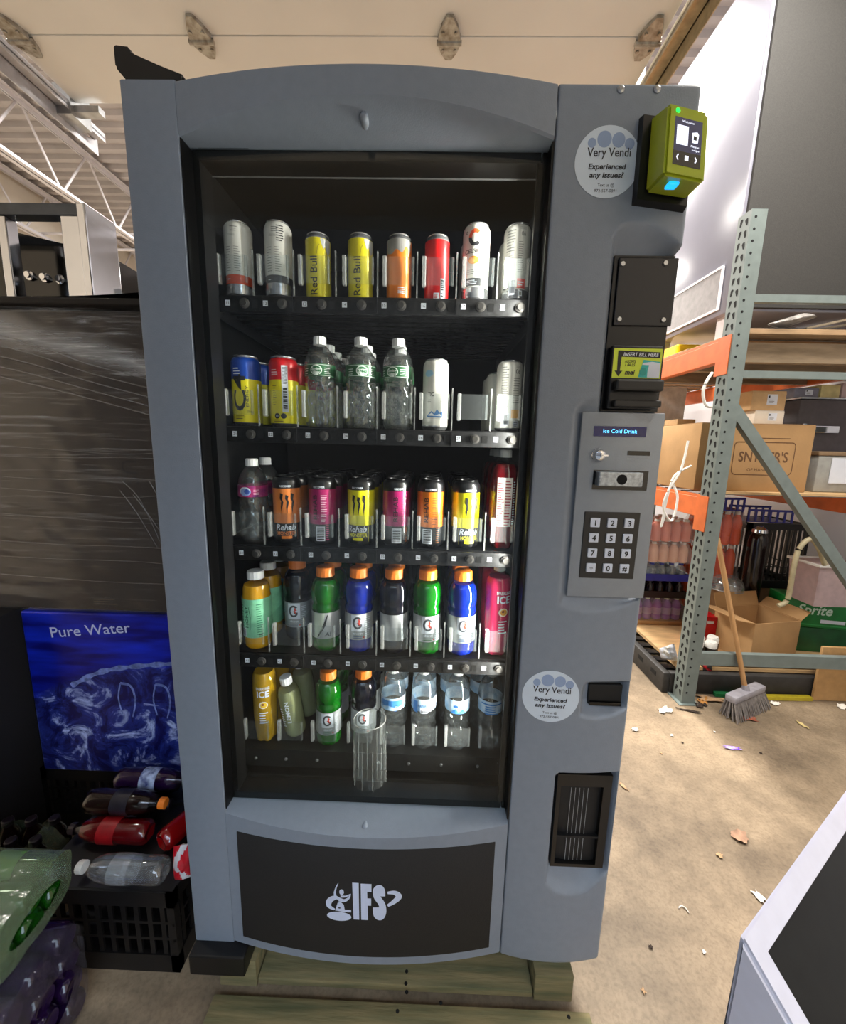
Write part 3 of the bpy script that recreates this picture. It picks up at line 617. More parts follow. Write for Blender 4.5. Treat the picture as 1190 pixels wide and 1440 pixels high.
def bottle(name, label, loc, group, prof, mbody, cap, lab=None, liquid=None, pr=None, rotz=0., seg=32, wob=None, cat='bottle', tilt=None, cap_ribs=True):
    """cap = (r, z0, z1, material); lab = (z0, z1, material, gap); liquid = (top z, material)"""
    t = thing(name, label, cat, loc, tilt or (0, 0, rotz), group)
    obj('body', lathe(nb(), prof, seg, wob=wob), mbody, t, smooth=True)
    def rad(z):
        for (r0, z0), (r1, z1) in zip(prof, prof[1:]):
            if z0 <= z <= z1: return r0+(r1-r0)*((z-z0)/max(z1-z0, 1e-6))
        return prof[-1][0]
    if liquid:
        lz, lm = liquid; p2 = [(max(r-.0012, .002), z+.001) for r, z in prof if z < lz]; p2.append((max(rad(lz)-.0012, .002), lz)); obj('drink', lathe(nb(), p2, seg, wob=wob), lm, t, smooth=True)
    r, z0, z1, m = cap
    b = nb(); lathe(b, [(r, z0), (r, z0+.002), (r*.985, z0+.003), (r*.985, z1-.003), (r*.93, z1-.0008), (r*.86, z1)], 30, cap=(True, True), wob=(lambda a, z: .0004*(1 if int(round(a/(2*PI/30))) % 2 else -1)) if cap_ribs else None); obj('cap', b, m, t, angle=30)
    if lab:
        a, c, m, gap = lab; zz = [a]+[z for _, z in prof if a+.002 < z < c-.002]+[c]; obj('label', lathe(nb(), [(rad(z)+gap, z) for z in zz], seg, cap=(False, False)), m, t, smooth=True)
        if pr: pr.build('label_print', t, lambda u, v, d: ((rad(v)+gap+.0002+d)*math.sin(u/rad(v)), -(rad(v)+gap+.0002+d)*math.cos(u/rad(v)), v), step=.004)
    elif pr: pr.build('label_print', t, lambda u, v, d: ((rad(v)+.0003+d)*math.sin(u/.031), -(rad(v)+.0003+d)*math.cos(u/.031), v), step=.004)
    return t
def queue(first, si, li, n, what, y0, dy, group=None, skip=('label_print',), x=None):
    """the ones standing behind the front one in the same lane"""
    for k in range(1, n):
        lane = '%s, %s' % (LANE[li], SHELF[si])
        o = dup(first, (first.location.x+random.uniform(-.002, .002), y0+k*dy, first.location.z), random.uniform(-.6, .6),
                what+(', behind the front one in '+lane if k == 1 else ', %s in %s' % (ORD[k], lane)), skip)
# ---------- top shelf
Y0 = .125; Z = SZ[0]; G1 = 'drinks on the top shelf'
def celsius(kind):
    p = Print(); dk = ink('2B2B2E'); gr = ink('8A8A86')
    if kind == 'front':
        p.arc(.002, .119, .0105, .0125, 45, 180, .0068, ink('E2552B'), 1); p.arc(.002, .119, .0105, .0125, 175, 315, .0068, dk, 1); p.arc(-.0165, .130, .0022, .0022, 0, 360, .0012, dk, 1, 10)
        p.text('CELSIUS', 0, .094, .0075, dk, 1, .008, width=.040); p.ell(.0, .077, .0115, .0075, ink('F0912C'), 1); p.ell(-.003, .0755, .006, .0045, ink('F7B65E'), 2); p.lines(-.012, .050, .004, .062, 3, gr)
        p.rect(-.017, .028, .017, .043, ink('1F1F22'), 1); p.lines(-.013, .0315, .012, .0405, 3, WHITEP, 2); p.rect(-.026, .028, -.018, .043, ink('9C2B25'), 1); p.rect(-.016, .010, -.011, .018, WHITEP, 1)
    elif kind == 'back':
        p.lines(-.022, .095, -.002, .138, 8, gr); p.lines(-.020, .055, -.004, .09, 9, gr, 1, .3); p.stroke([(-.021, .052), (-.021, .092), (-.003, .092), (-.003, .052)], .0005, dk); p.text('CELSIUS', .012, .137, .005, gr, width=.012); p.text('06', .013, .127, .008, dk, 1, width=.009)
        p.lines(.004, .055, .015, .115, 14, gr, 1, .3)
        p.rect(-.026, .025, -.013, .043, ink('1F1F22'), 1); p.barcode(-.012, .012, .0, .044); p.rect(.004, .025, .022, .043, ink('E0473C'), 1); p.lines(.006, .03, .02, .04, 2, WHITEP, 2); p.rect(.008, .010, .016, .020, WHITEP, 1).rect(.0095, .0115, .0145, .0185, gr, 2)
    elif kind in ('o', 'b'):
        p.lines(-.004, .125, .012, .136, 3, gr); p.text('CELSIUS', -.002, .118, .004, gr, width=.014); p.lines(-.016, .05, -.004, .10, 10, gr, 1, .25); p.lines(.002, .05, .016, .10, 11, gr, 1, .25)
        if kind == 'b': p.lines(.006, .108, .022, .140, 7, dk, 1, .4)
        p.lines(-.014, .033, -.004, .037, 1, WHITEP, 3)
    return p
cw = cm(CW)
ob = cm((.82, .27, .10)); kb = cm((.10, .10, .11))
c1 = can('slim_can', 'slim white can with orange band, front of leftmost lane, top shelf', (LX[0], Y0, Z), .0282, .148, [(.17, SIL), (.29, ob), (1, cw)], celsius('o'), G1)
c2 = can('slim_can', 'slim white can with black band, front of second lane from left, top shelf', (LX[1], Y0, Z), .0282, .149, [(.19, SIL), (.29, kb), (1, cw)], celsius('b'), G1)
def rbull(c, txt=True):
    p = Print()
    if txt: p.text('Red Bull', -.003, .044, .015, ink('3A3820'), 1, .008, rot=PI/2, width=.074); p.stroke([(.004, .085), (.006, .098), (.010, .104)], .0008, ink('6A6630'))
    sl = ink('B9B9B6', .3)
    pts = bez([(.012, .112, 0), (.018, .097, 0), (.022, .100, 0), (.028, .088, 0), (.036, .095, 0)], 6)
    p.poly([(q.x, q.y) for q in pts]+[(.036, .1155), (.012, .1155)], sl, 1)
    return p
ry = cm((.86, .80, .05)); ro = cm((.93, .50, .10)); rr_ = cm((.85, .07, .08))
c3 = can('slim_can', 'small yellow slim can, front of third lane from left, top shelf', (LX[2], Y0, Z), .0262, .129, [(.92, ry), (1, SIL)], rbull(ry), G1)
c4 = can('slim_can', 'small yellow slim can, front of fourth lane from left, top shelf', (LX[3], Y0, Z), .0262, .129, [(.92, ry), (1, SIL)], rbull(ry), G1)
p = Print(); pts = bez([(-.030, .092, 0), (-.014, .088, 0), (-.004, .096, 0), (.008, .090, 0), (.016, .102, 0), (.022, .098, 0), (.022, .085, 0), (.030, .10, 0)], 6)
p.poly([(q.x, q.y) for q in pts]+[(.030, .1165), (-.030, .1165)], ink('8F8C88', .3), 1); p.lines(.0, .012, .016, .026, 4, WHITEP)
c5 = can('slim_can', 'small orange slim can, front of fourth lane from right, top shelf', (LX[4], Y0, Z), .0262, .128, [(.92, ro), (1, SIL)], p, G1)
p = Print(); p.barcode(.008, .004, .017, .042, vert=True); p.rect(-.006, .003, .006, .014, WHITEP, 1).lines(-.005, .004, .005, .013, 3, ink('C22'+'2'+'22'), 2)
c6 = can('slim_can', 'small red slim can, front of third lane from right, top shelf', (LX[5], Y0, Z), .0262, .128, [(.92, rr_), (1, SIL)], p, G1)
c7 = can('slim_can', 'white slim can with big letter C, front of second lane from right, top shelf', (LX[6], Y0, Z), .0282, .1495, [(.17, SIL), (1, cw)], celsius('front'), G1)
c8 = can('slim_can', 'white slim can with red block, front of rightmost lane, top shelf', (LX[7], Y0, Z), .0282, .1495, [(.15, SIL), (1, cw)], celsius('back'), G1)
c7.rotation_euler[2] = -.25; c8.rotation_euler[2] = -.2; queue(c7, 0, 6, 3, 'white slim can', Y0, .068); queue(c8, 0, 7, 3, 'white slim can', Y0, .068)
queue(c1, 0, 0, 1, '', Y0, .07)
# ---------- water bottles
WCL = clear('water_clear', (.95, .965, .965), .05, .02, .10, .8, power=2.2)
def swirl(a, z): return .0013*math.sin(5*a+z*210)*min(1, max(0, (z-.008)/.02))*min(1, max(0, (.105-z)/.01))
def water_prof(h, r, ribs=True):
    P = [(r*.62, .002), (r*.80, 0), (r*.95, .006), (r, .014)]
    z = .02
    while z < h*.52: P += [(r, z), (r*.945, z+.006), (r, z+.012)]; z += .0155
    P += [(r*.985, h*.56), (r*.985, h*.70), (r*.99, h*.715), (r*.93, h*.77), (r*.74, h*.84), (r*.50, h*.89), (r*.40, h*.905), (r*.40, h*.93), (r*.36, h*.935)]
    Q = [P[0]]
    for a in P[1:]:
        if a[1] > Q[-1][1]+.0005 or a[0] != Q[-1][0]: Q.append(a if a[1] > Q[-1][1] else (a[0], max(a[1], 0)))
    return Q
WCAP = mat('white_cap', (.90, .90, .90), .45, var=.02); CCAP = clear('frosted_cap', (.8, .85, .86), .3, .45, .12, .4, dcol=(.9, .92, .93))
GL = mat('green_label', (.12, .36, .20), .4, var=.15, scale=60); 
G2 = 'drinks on the second shelf'; Z = SZ[1]
def c4can(top, name, label, x, pr): return can(name, label, (x, Y0, Z), .031, .149, [(.045, SIL), (.66, cm((.90, .84, .03))), (.955, top), (1, SIL)], pr, G2, slim=False)
p = Print(); dk = ink('16161A')
p.text('C4', -.004, .070, .027, dk, 1, .02, 0, rot=PI/2, width=.078)
p.text('ENERGY', .013, .062, .0055, dk, 1, .01, rot=PI/2, width=.045); p.lines(-.016, .108, .004, .124, 3, WHITEP, 2); p.text('200mg', .018, .03, .005, dk, width=.014); p.lines(-.014, .014, .012, .024, 3, dk)
d1 = c4can(cm((.02, .24, .62)), 'energy_can', 'yellow and blue can with C4, front of leftmost lane, second shelf', LX[0]+.003, p)
p = Print(); p.rect(.006, .03, .019, .128, WHITEP, 1); p.lines(.008, .09, .018, .126, 12, dk, 2, .4); p.barcode(.007, .03, .018, .085, vert=True); p.ell(-.006, .022, .006, .006, dk); p.ell(.008, .022, .006, .006, dk); p.text('60', -.006, .022, .004, WHITEP, 2); p.lines(-.018, .108, -.002, .122, 3, ink('F0C0C0'), 1); p.lines(-.016, .045, -.004, .09, 9, ink('6B6410'), 1, .3); p.lines(-.014, .010, .012, .016, 2, dk)
d2 = c4can(cm((.82, .05, .10)), 'energy_can', 'yellow and red can with barcode, front of second lane from left, second shelf', LX[1]+.002, p)
queue(d1, 1, 0, 3, 'yellow and blue energy can', Y0, .075); queue(d2, 1, 1, 3, 'yellow and red energy can', Y0, .075)
def pw_print(): 
    p = Print(); wt = ink('DDE8E0'); gg = ink('2E6B44')
    p.ell(.0, .1195, .0125, .0105, wt, 1); p.ell(0, .1195, .0105, .0085, gg, 2); p.text('Spring', 0, .122, .0055, wt, 3, .02, width=.019); p.text('Water', 0, .115, .005, wt, 3, .02, width=.016); p.rect(-.034, .1085, .034, .1092, wt, 1); p.rect(-.034, .1302, .034, .131, wt, 1); p.lines(.017, .113, .031, .127, 4, wt, 1, .3); p.lines(-.031, .112, -.018, .127, 3, wt, 1, .25); return p
wp = water_prof(.193, .0335)
w1 = bottle('water_bottle', 'clear green-labelled water bottle, front of third lane from left, second shelf', (LX[2], Y0, Z), G2, wp, WCL, (.0140, .176, .193, WCAP), (.107, .133, GL, .0004), None, pw_print(), seg=40, wob=swirl)
w2 = dup(w1, (LX[3], Y0, Z), .25, 'clear green-labelled water bottle, front of fourth lane from left, second shelf')
w3 = dup(w1, (LX[4], Y0+.005, Z), -.3, 'clear green-labelled water bottle, front of fourth lane from right, second shelf')
for w, li, n in ((w1, 2, 4), (w2, 3, 3), (w3, 4, 2)): queue(w, 1, li, n, 'clear green-labelled water bottle', Y0, .075)
p = Print(); bl = ink('2E6FB0'); gr = ink('8A8A86')
p.ell(-.016, .118, .010, .007, ink('9CC7E2'), 1); p.lines(.012, .06, .024, .128, 14, gr, 1, .3); p.text('TIC', -.010, .075, .0085, dk, 1, .02, width=.014); p.lines(-.018, .058, -.006, .066, 2, gr)
p.poly([(-.018, .030), (-.008, .040), (-.002, .034), (.004, .044), (.010, .036), (.018, .040), (.018, .026), (-.018, .026)], bl, 1); p.poly([(-.016, .030), (-.008, .036), (0, .030), (.01, .034), (.016, .029)], WHITEP, 2)
e6 = can('slim_can', 'white slim can with blue picture, front of third lane from right, second shelf', (LX[5]+.004, Y0, Z), .0282, .149, [(.06, SIL), (1, cw)], p, G2)
queue(e6, 1, 5, 3, 'white and blue slim can', Y0, .07)
p = Print(); p.lines(-.022, .09, -.006, .138, 9, gr); p.stroke([(-.022, .045), (-.022, .095), (-.004, .095), (-.004, .045)], .0005, gr); p.lines(-.02, .048, -.006, .092, 10, gr, 1, .3); p.text('06', .013, .125, .009, dk, width=.011); p.text('CELSIUS', .013, .135, .004, gr, width=.012); p.lines(.004, .06, .02, .115, 11, gr, 1, .3); p.rect(.002, .028, .022, .046, ink('F0B04A'), 1); p.barcode(-.014, .012, -.002, .038); p.rect(.008, .010, .020, .022, WHITEP, 1).lines(.009, .011, .019, .021, 3, dk, 2)
e8 = can('slim_can', 'white slim can with a pale orange block, front of rightmost lane, second shelf', (LX[7], Y0, Z), .0282, .149, [(.05, SIL), (1, cw)], p, G2)
for k, yy in ((1, .27), (2, .345)): dup(e8, (LX[7]-.004, yy, Z), .8*k, 'white slim can standing %s in rightmost lane, second shelf' % ('back behind a gap' if k == 1 else 'deepest'), ('label_print',))
# ---------- third shelf: energy cans
Z = SZ[2]; G3 = 'drinks on the third shelf'
PK = mat('pink_label', (.74, .16, .42), .4, var=.2, scale=50, c2=(.35, .10, .35))
p = Print(); p.ell(-.004, .1195, .013, .010, ink('8FA4D8'), 1); p.arc(-.004, .1195, .012, .009, 20, 200, .003, WHITEP, 2); p.ell(0, .1195, .006, .006, ink('3C57A6'), 2); p.lines(.014, .113, .026, .126, 4, ink('F2C7DC'), 1, .3)
f1 = bottle('water_bottle', 'clear pink-labelled water bottle, front of leftmost lane, third shelf', (LX[0]+.006, Y0, Z), G3, water_prof(.193, .0325), WCL, (.0135, .176, .193, WCAP), (.107, .133, PK, .0004), None, p, seg=40, wob=swirl)
queue(f1, 2, 0, 2, 'clear pink-labelled water bottle', Y0, .075)
MB = cm((.05, .05, .06))
def claw(p, x, y, s, m, d=2):
    for dx, h0, h1 in ((-.40, .0, 1.0), (0., .12, .92), (.40, 0., 1.0)):
        pts = [(x+(dx-.10)*s, y+h1*s*1.7), (x+(dx+.12)*s, y+h1*s*1.7-.1*s), (x+(dx+.05)*s, y+s*1.2), (x+(dx+.14)*s, y+s*1.0), (x+(dx+.02)*s, y+s*.5), (x+dx*s, y+h0*s), (x+(dx-.08)*s, y+s*.6), (x+(dx-.02)*s, y+s*1.05), (x+(dx-.14)*s, y+s*1.25)]
        p.poly(pts[::-1], m, d)
def monster(name, label, li, c, c2_, kind, rotz=0):
    p = Print(); ac = ink(c2_); bk = ink('17171A')
    if kind == 'claw':
        claw(p, .003, .068, .030, bk, 1); p.text('Rehab', -.002, .040, .014, WHITEP, 1, .02, .25, width=.046); p.text('MONSTER', 0, .026, .008, ac, 1, .03, width=.044); p.rect(-.012, .013, .012, .020, ac, 1); p.rect(-.026, .01, -.0255, .045, ac); p.rect(.0255, .01, .026, .045, ac)
    else:
        p.text('REHAB', -.010, .088, .010, bk, 1, .01, rot=PI/2, width=.056); p.lines(.004, .055, .018, .118, 16, bk if kind == 'code2' else ink('F0D5E4'), 1, .28); p.barcode(-.008 if kind == 'code' else -.018, .010, .012 if kind == 'code' else .004, .044, vert=True)
        p.lines(.014, .012, .022, .05, 8, ac, 1, .3)
    p.text('RECOVER', .0, .134, .0042, WHITEP, 1, .02, width=.026)
    return can(name, label, (LX[li], Y0, Z), .0312, .157, [(.31, MB), (.82, cm(c)), (1, MB)], p, G3, rotz, slim=False, rim=RIMB)
OR = (.93, .50, .10); MG = (.62, .08, .36); YE = (.90, .87, .05)
m2 = monster('energy_can', 'black and orange can with claw mark, front of second lane from left, third shelf', 1, (.87, .50, .22), 'E07A28', 'claw', .25)
m3 = monster('energy_can', 'black and magenta can with barcode, front of third lane from left, third shelf', 2, MG, 'B0256A', 'code')
m4 = monster('energy_can', 'black and yellow can with claw mark, front of fourth lane from left, third shelf', 3, YE, 'E4DC14', 'claw', -.1)
m5 = monster('energy_can', 'black and magenta can with barcode, front of fourth lane from right, third shelf', 4, MG, 'E07A28', 'code2', .35)
m6 = monster('energy_can', 'black and orange can with barcode, front of third lane from right, third shelf', 5, OR, 'E07A28', 'code2')
m7 = monster('energy_can', 'black and yellow can with claw mark, front of second lane from right, third shelf', 6, YE, 'E4DC14', 'claw', .3)
for m, li, w in ((m2, 1, 'orange'), (m3, 2, 'magenta'), (m4, 3, 'yellow'), (m5, 4, 'magenta'), (m6, 5, 'orange'), (m7, 6, 'yellow')): queue(m, 2, li, 5, 'black and %s energy can' % w, Y0, .0655)
# ---------- tall flavoured sparkling water
def ice_prof(h, r):
    return [(r*.45, .003), (r*.75, 0), (r*.86, .004), (r*.90, .016), (r*.93, .03), (r*.96, .05), (r, .075), (r, .15), (r, h*.76), (r*.94, h*.82), (r*.72, h*.88), (r*.44, h*.905), (r*.42, h*.93)]
def ice_wob(r): return lambda a, z: -.16*r*max(0, 1-z/.04)*(.5+.5*math.cos(5*a))
def ice(label, loc, liq, shell, pr, group, h=.226, r=.0318, rotz=0., cap=None):
    return bottle('sparkling_water_bottle', label, loc, group, ice_prof(h, r), shell, (.0135, h*.925, h, cap or WCAP), None, (h*.86, liq), pr, rotz, 40, ice_wob(r))
SH = clear('bottle_shell', (.985, .99, .99), .03, .0, .03, .5, power=3.5)
def liq(n, c, tr=.35): return mat('drink_'+n, c, .08, var=.03, trans=tr, spec=.4)
p = Print(); p.rect(-.020, .055, .014, .165, ink('EDE6E2'), 1); p.lines(-.018, .058, -.004, .162, 20, ink('A81F36'), 2, .35); p.lines(-.002, .058, .012, .162, 16, ink('A81F36'), 2, .35); p.lines(.016, .06, .022, .16, 18, WHITEP, 1, .3)
i8 = ice('dark red bottle with white panel, front of rightmost lane, third shelf', (LX[7]+.001, Y0, Z), liq('cherry', (.50, .03, .08)), SH, p, G3)
queue(i8, 2, 7, 3, 'dark red sparkling water bottle', Y0, .075)
# ---------- fourth shelf
Z = SZ[3]; G4 = 'drinks on the fourth shelf'
tp = [(.021, .002), (.028, 0), (.0325, .006), (.0325, .025), (.0335, .03), (.0335, .13), (.032, .138), (.0325, .146), (.029, .158), (.022, .166), (.0185, .170), (.0185, .174)]
p = Print(); dg = ink('1E5E44'); p.text('HONEY', -.012, .085, .008, dg, 1, .02, rot=PI/2, width=.055); p.lines(-.030, .045, -.020, .118, 10, dg, 1, .3); p.barcode(-.028, .034, -.015, .055); p.lines(.012, .04, .026, .12, 14, ink('2F7A5C'), 1, .35); p.stroke([(-.004, .05), (-.002, .085), (-.006, .11)], .0012, dg); p.lines(.016, .034, .026, .042, 2, INK)
t1 = bottle('tea_bottle', 'amber tea bottle with mint label, front of leftmost lane, fourth shelf', (LX[0]+.002, Y0, Z), G4, tp, SH, (.0195, .172, .191, WCAP), (.032, .128, mat('mint_label', (.55, .85, .68), .4, var=.12, scale=50), .0004), (.158, liq('tea', (.90, .66, .06), .2)), p)
queue(t1, 3, 0, 3, 'amber tea bottle', Y0, .075)
gp = [(.022, .003), (.028, 0), (.0335, .006), (.0345, .014), (.0345, .032), (.0338, .035), (.0338, .102), (.0348, .106), (.0348, .112), (.0325, .117), (.0325, .121), (.0352, .127), (.0358, .142), (.0345, .158), (.030, .170), (.0225, .179), (.0190, .183), (.0190, .186)]
ORC = mat('orange_cap', (.94, .50, .12), .45, var=.03); GLB = mat('silver_label', (.66, .67, .68), .4, metal=.25, var=.1, scale=40)
def gprint(c, side=False):
    p = Print(); a = ink(c)
    if side: p.stroke([(-.012, .04), (.004, .07), (.012, .096)], [.003, .006, .002], INK, 1); p.text('A!', .012, .048, .010, INK, 2, .02, .2); p.poly([(-.022, .036), (-.008, .04), (.0, .06), (.006, .10), (-.022, .10)][::-1], ink('B7C2B2'), 1); return p
    p.rect(-.016, .058, .015, .099, WHITEP, 1); p.arc(-.001, .079, .0095, .0130, 40, 330, .0048, ink('45484E'), 2); p.stroke([(.009, .074), (.0005, .074)], .004, ink('45484E'), 2); p.poly([(.001, .090), (.0075, .081), (.0035, .0805), (.0065, .071), (-.003, .079), (.0012, .0797)], ink('D0402C'), 3)
    p.text('thirst', 0, .0525, .0055, WHITEP, 1, .02, width=.022); p.lines(-.012, .040, .012, .048, 2, a, 1); p.lines(.018, .045, .030, .095, 10, WHITEP, 1, .3); p.ell(.013, .042, .0022, .0022, ink('C03030'), 1); return p
def gat(label, loc, n, c, pr, group, rotz=0.):
    return bottle('sports_drink_bottle', label, loc, group, gp, SH, (.0215, .184, .2065, ORC), (.036, .101, GLB, .0004), (.176, liq(n, c, .3)), pr, rotz)
LG_, LB_, LN_ = (.02, .42, .06), (.02, .14, .58), (.035, .04, .10)
g2 = gat('navy sports bottle, first in second lane from left, fourth shelf', (LX[1], Y0+.055, Z), 'navy', LN_, gprint('8890A0'), G4)
g3 = gat('green sports bottle, front of third lane from left, fourth shelf', (LX[2]+.003, Y0, Z), 'green', LG_, gprint('3A6A40', True), G4)
g4 = gat('bright blue sports bottle, front of fourth lane from left, fourth shelf', (LX[3]-.006, Y0, Z), 'blue', LB_, gprint('50648C'), G4, .1)
g5 = gat('navy sports bottle with plain label, front of fourth lane from right, fourth shelf', (LX[4]-.003, Y0, Z), 'navy', LN_, None, G4)
g6 = gat('green sports bottle, front of third lane from right, fourth shelf', (LX[5]-.002, Y0, Z), 'green', LG_, gprint('3A6A40'), G4, .12)
g7 = gat('bright blue sports bottle, front of second lane from right, fourth shelf', (LX[6]+.001, Y0, Z), 'blue', LB_, gprint('50648C'), G4, .1)
for g, li, w in ((g2, 1, 'navy'), (g3, 2, 'green'), (g4, 3, 'bright blue'), (g5, 4, 'navy'), (g6, 5, 'green'), (g7, 6, 'bright blue')): queue(g, 3, li, 4, w+' sports drink bottle', g.location.y, .076)
def ice_print(c1, fruit):
    p = Print(); p.text('SPARKLING', .008, .162, .008, WHITEP, 1, .02, width=.034); p.text('ICE', .008, .146, .017, WHITEP, 1, .03, width=.030); p.ell(.008, .115, .011, .010, ink('F3E6D0'), 1); p.ell(.009, .115, .008, .0075, ink(fruit), 2); p.ell(.007, .117, .003, .003, ink('7A2F2A'), 3); p.lines(-.002, .062, .020, .098, 5, WHITEP, 1, .4); return p
i4 = ice('bright pink sparkling water bottle, front of rightmost lane, fourth shelf', (LX[7]+.002, Y0, Z), liq('pink', (.86, .20, .38), .15), SH, ice_print(1, 'E8A030'), G4)
queue(i4, 3, 7, 3, 'bright pink sparkling water bottle', Y0, .075)
# ---------- bottom shelf
Z = z5; Y0 = .178; G5 = 'drinks on the bottom shelf'
def place5(k): return ', right behind the front one' if k == 1 else ', third in its lane'
i5 = ice('amber yellow sparkling water bottle, leftmost at the front of the bottom shelf', (LX5[0]+.007, Y0, Z), liq('amber', (.74, .58, .10), .2), SH, ice_print(1, 'E8C030'), G5, .231)
pp = [(.014, .006), (.024, 0), (.029, .008), (.030, .02), (.029, .03), (.030, .06), (.030, .115), (.029, .128), (.024, .143), (.0155, .152), (.0135, .156), (.0135, .160)]
p = Print(); p.text('LEMON', .004, .085, .011, WHITEP, 1, .02, .0, rot=PI/2, width=.065); p.lines(-.018, .04, -.006, .10, 8, WHITEP, 1, .35); p.lines(.012, .05, .022, .12, 12, ink('6C705C'), 1, .4)
l5 = bottle('lemonade_bottle', 'pale cloudy bottle tilted sideways beside the amber bottle, bottom shelf', (LX5[1]-.004, Y0+.012, Z+.010), G5, pp, SH, (.0155, .156, .176, WCAP), None, (.14, liq('pale', (.66, .68, .50), .3)), p, tilt=(.10, -.10, -.1))
ga = gat('green sports drink bottle standing at the front of the bottom shelf', (LX5[2]+.003, Y0, Z), 'green', LG_, gprint('3A6A40'), G5, .15)
gb_ = gat('navy sports drink bottle at the front of the bottom shelf behind the clear cup', (LX5[3]+.001, Y0+.012, Z), 'navy', LN_, gprint('8890A0'), G5, .1)
BL5 = mat('blue_label', (.55, .72, .86), .35, var=.2, scale=40, c2=(.86, .90, .93))
def nest(kind):
    p = Print(); b1 = ink('3D7FC4'); b2 = ink('2A5A98')
    if kind == 0: p.poly([(-.03, .122), (-.01, .128), (.01, .122), (.03, .127), (.03, .142), (-.03, .142)], b1); p.text('O', .010, .125, .008, b2, 2, .02); p.lines(.006, .112, .016, .118, 2, b2)
    elif kind == 1: p.text('NATURE', -.002, .130, .007, b2, 1, .02, width=.026); p.barcode(-.008, .110, .012, .124); p.rect(-.03, .110, -.016, .142, b1)
    elif kind == 2: p.ell(-.006, .132, .006, .004, b2); p.poly([(-.02, .112), (-.006, .126), (.002, .116), (.012, .124), (.022, .112)][::-1], b1)
    else: p.lines(-.018, .112, .024, .138, 4, b1, 1, .5); p.rect(-.03, .138, .03, .142, b1)
    return p
wp5 = water_prof(.226, .033)
nm = ['with a sky blue label beside the navy one', 'turned to its barcode, third from the right', 'with a label of blue peaks, second from the right', 'with blue lines on its label, rightmost']
WW = []
for i in range(4):
    w = bottle('water_bottle', 'clear water bottle %s, bottom shelf' % nm[i], (LX5[4+i]-(.003, .005, .0, .001)[i], Y0, Z), G5, wp5, WCL, (.0142, .207, .226, CCAP), (.114, .148, BL5, .0004), None, nest(i), seg=40, wob=swirl); WW.append(w)
for w, x, what in ((i5, .011, 'amber yellow sparkling water bottle'), (l5, .0, 'pale cloudy bottle'), (ga, .002, 'green sports drink bottle'), (gb_, .002, 'navy sports drink bottle'), (WW[0], .004, 'clear blue-labelled water bottle'), (WW[1], .0, 'clear blue-labelled water bottle'), (WW[2], -.018, 'clear blue-labelled water bottle'), (WW[3], -.022, 'clear blue-labelled water bottle')):
    wh = {WW[0]: 'beside the navy bottles', WW[1]: 'in the third lane from the right', WW[2]: 'in the second lane from the right', WW[3]: 'in the last lane on the right'}.get(w, 'on the bottom shelf')
    for k in (1, 2):
        dup(w, (w.location.x+x*k*.6+(.010 if w is l5 else 0), w.location.y+.082*k, w.location.z), .4*k if w is not l5 else -.1, '%s, %s from the front %s' % (what, ORD[k], wh), ('label_print',))

# ================================================================== PALLET UNDER THE MACHINE
pt = thing('wooden_pallet', 'weathered wooden pallet carrying the vending machine', 'pallet', (0, 0, 0))
def plank(n, x0, x1, y0, y1, z0, z1, par, m=WOOD, bev=.003): return obj(n, B(x0, x1, y0, y1, z0, z1, bev), m, par, angle=30)
plank('stringer', .350, .446, .0, 1.0, .024, .105, pt); plank('stringer', -.445, -.350, .0, 1.0, .024, .105, pt); plank('stringer', -.05, .045, .05, 1.0, .052, .105, pt)
plank('bottom_board', -.452, .485, -.135, -.014, .0, .022, pt); plank('bottom_board', -.348, .348, .003, .125, .028, .050, pt); plank('bottom_board', -.45, .45, .5, .62, .0, .022, pt); plank('bottom_board', -.45, .45, .88, 1.0, .0, .022, pt)
for y in (.30, .48, .66, .84): plank('deck_board', -.45, .45, y, y+.1, .0855 if False else .1052, .1068, pt)
nm_ = mesh('nail_hole', lathe(nb(), [(.0045, 0), (.003, .0006)], 8), HOLE)
for px, py, z in ((572, 1366, .0502), (571, 1383, .0502), (572, 1395, .0502), (559, 1422, .0222), (620, 1410, .0222), (800, 1430, .0222)):
    p = atz(px, py, z); link('nail_hole', nm_, pt, (p.x, p.y, z))

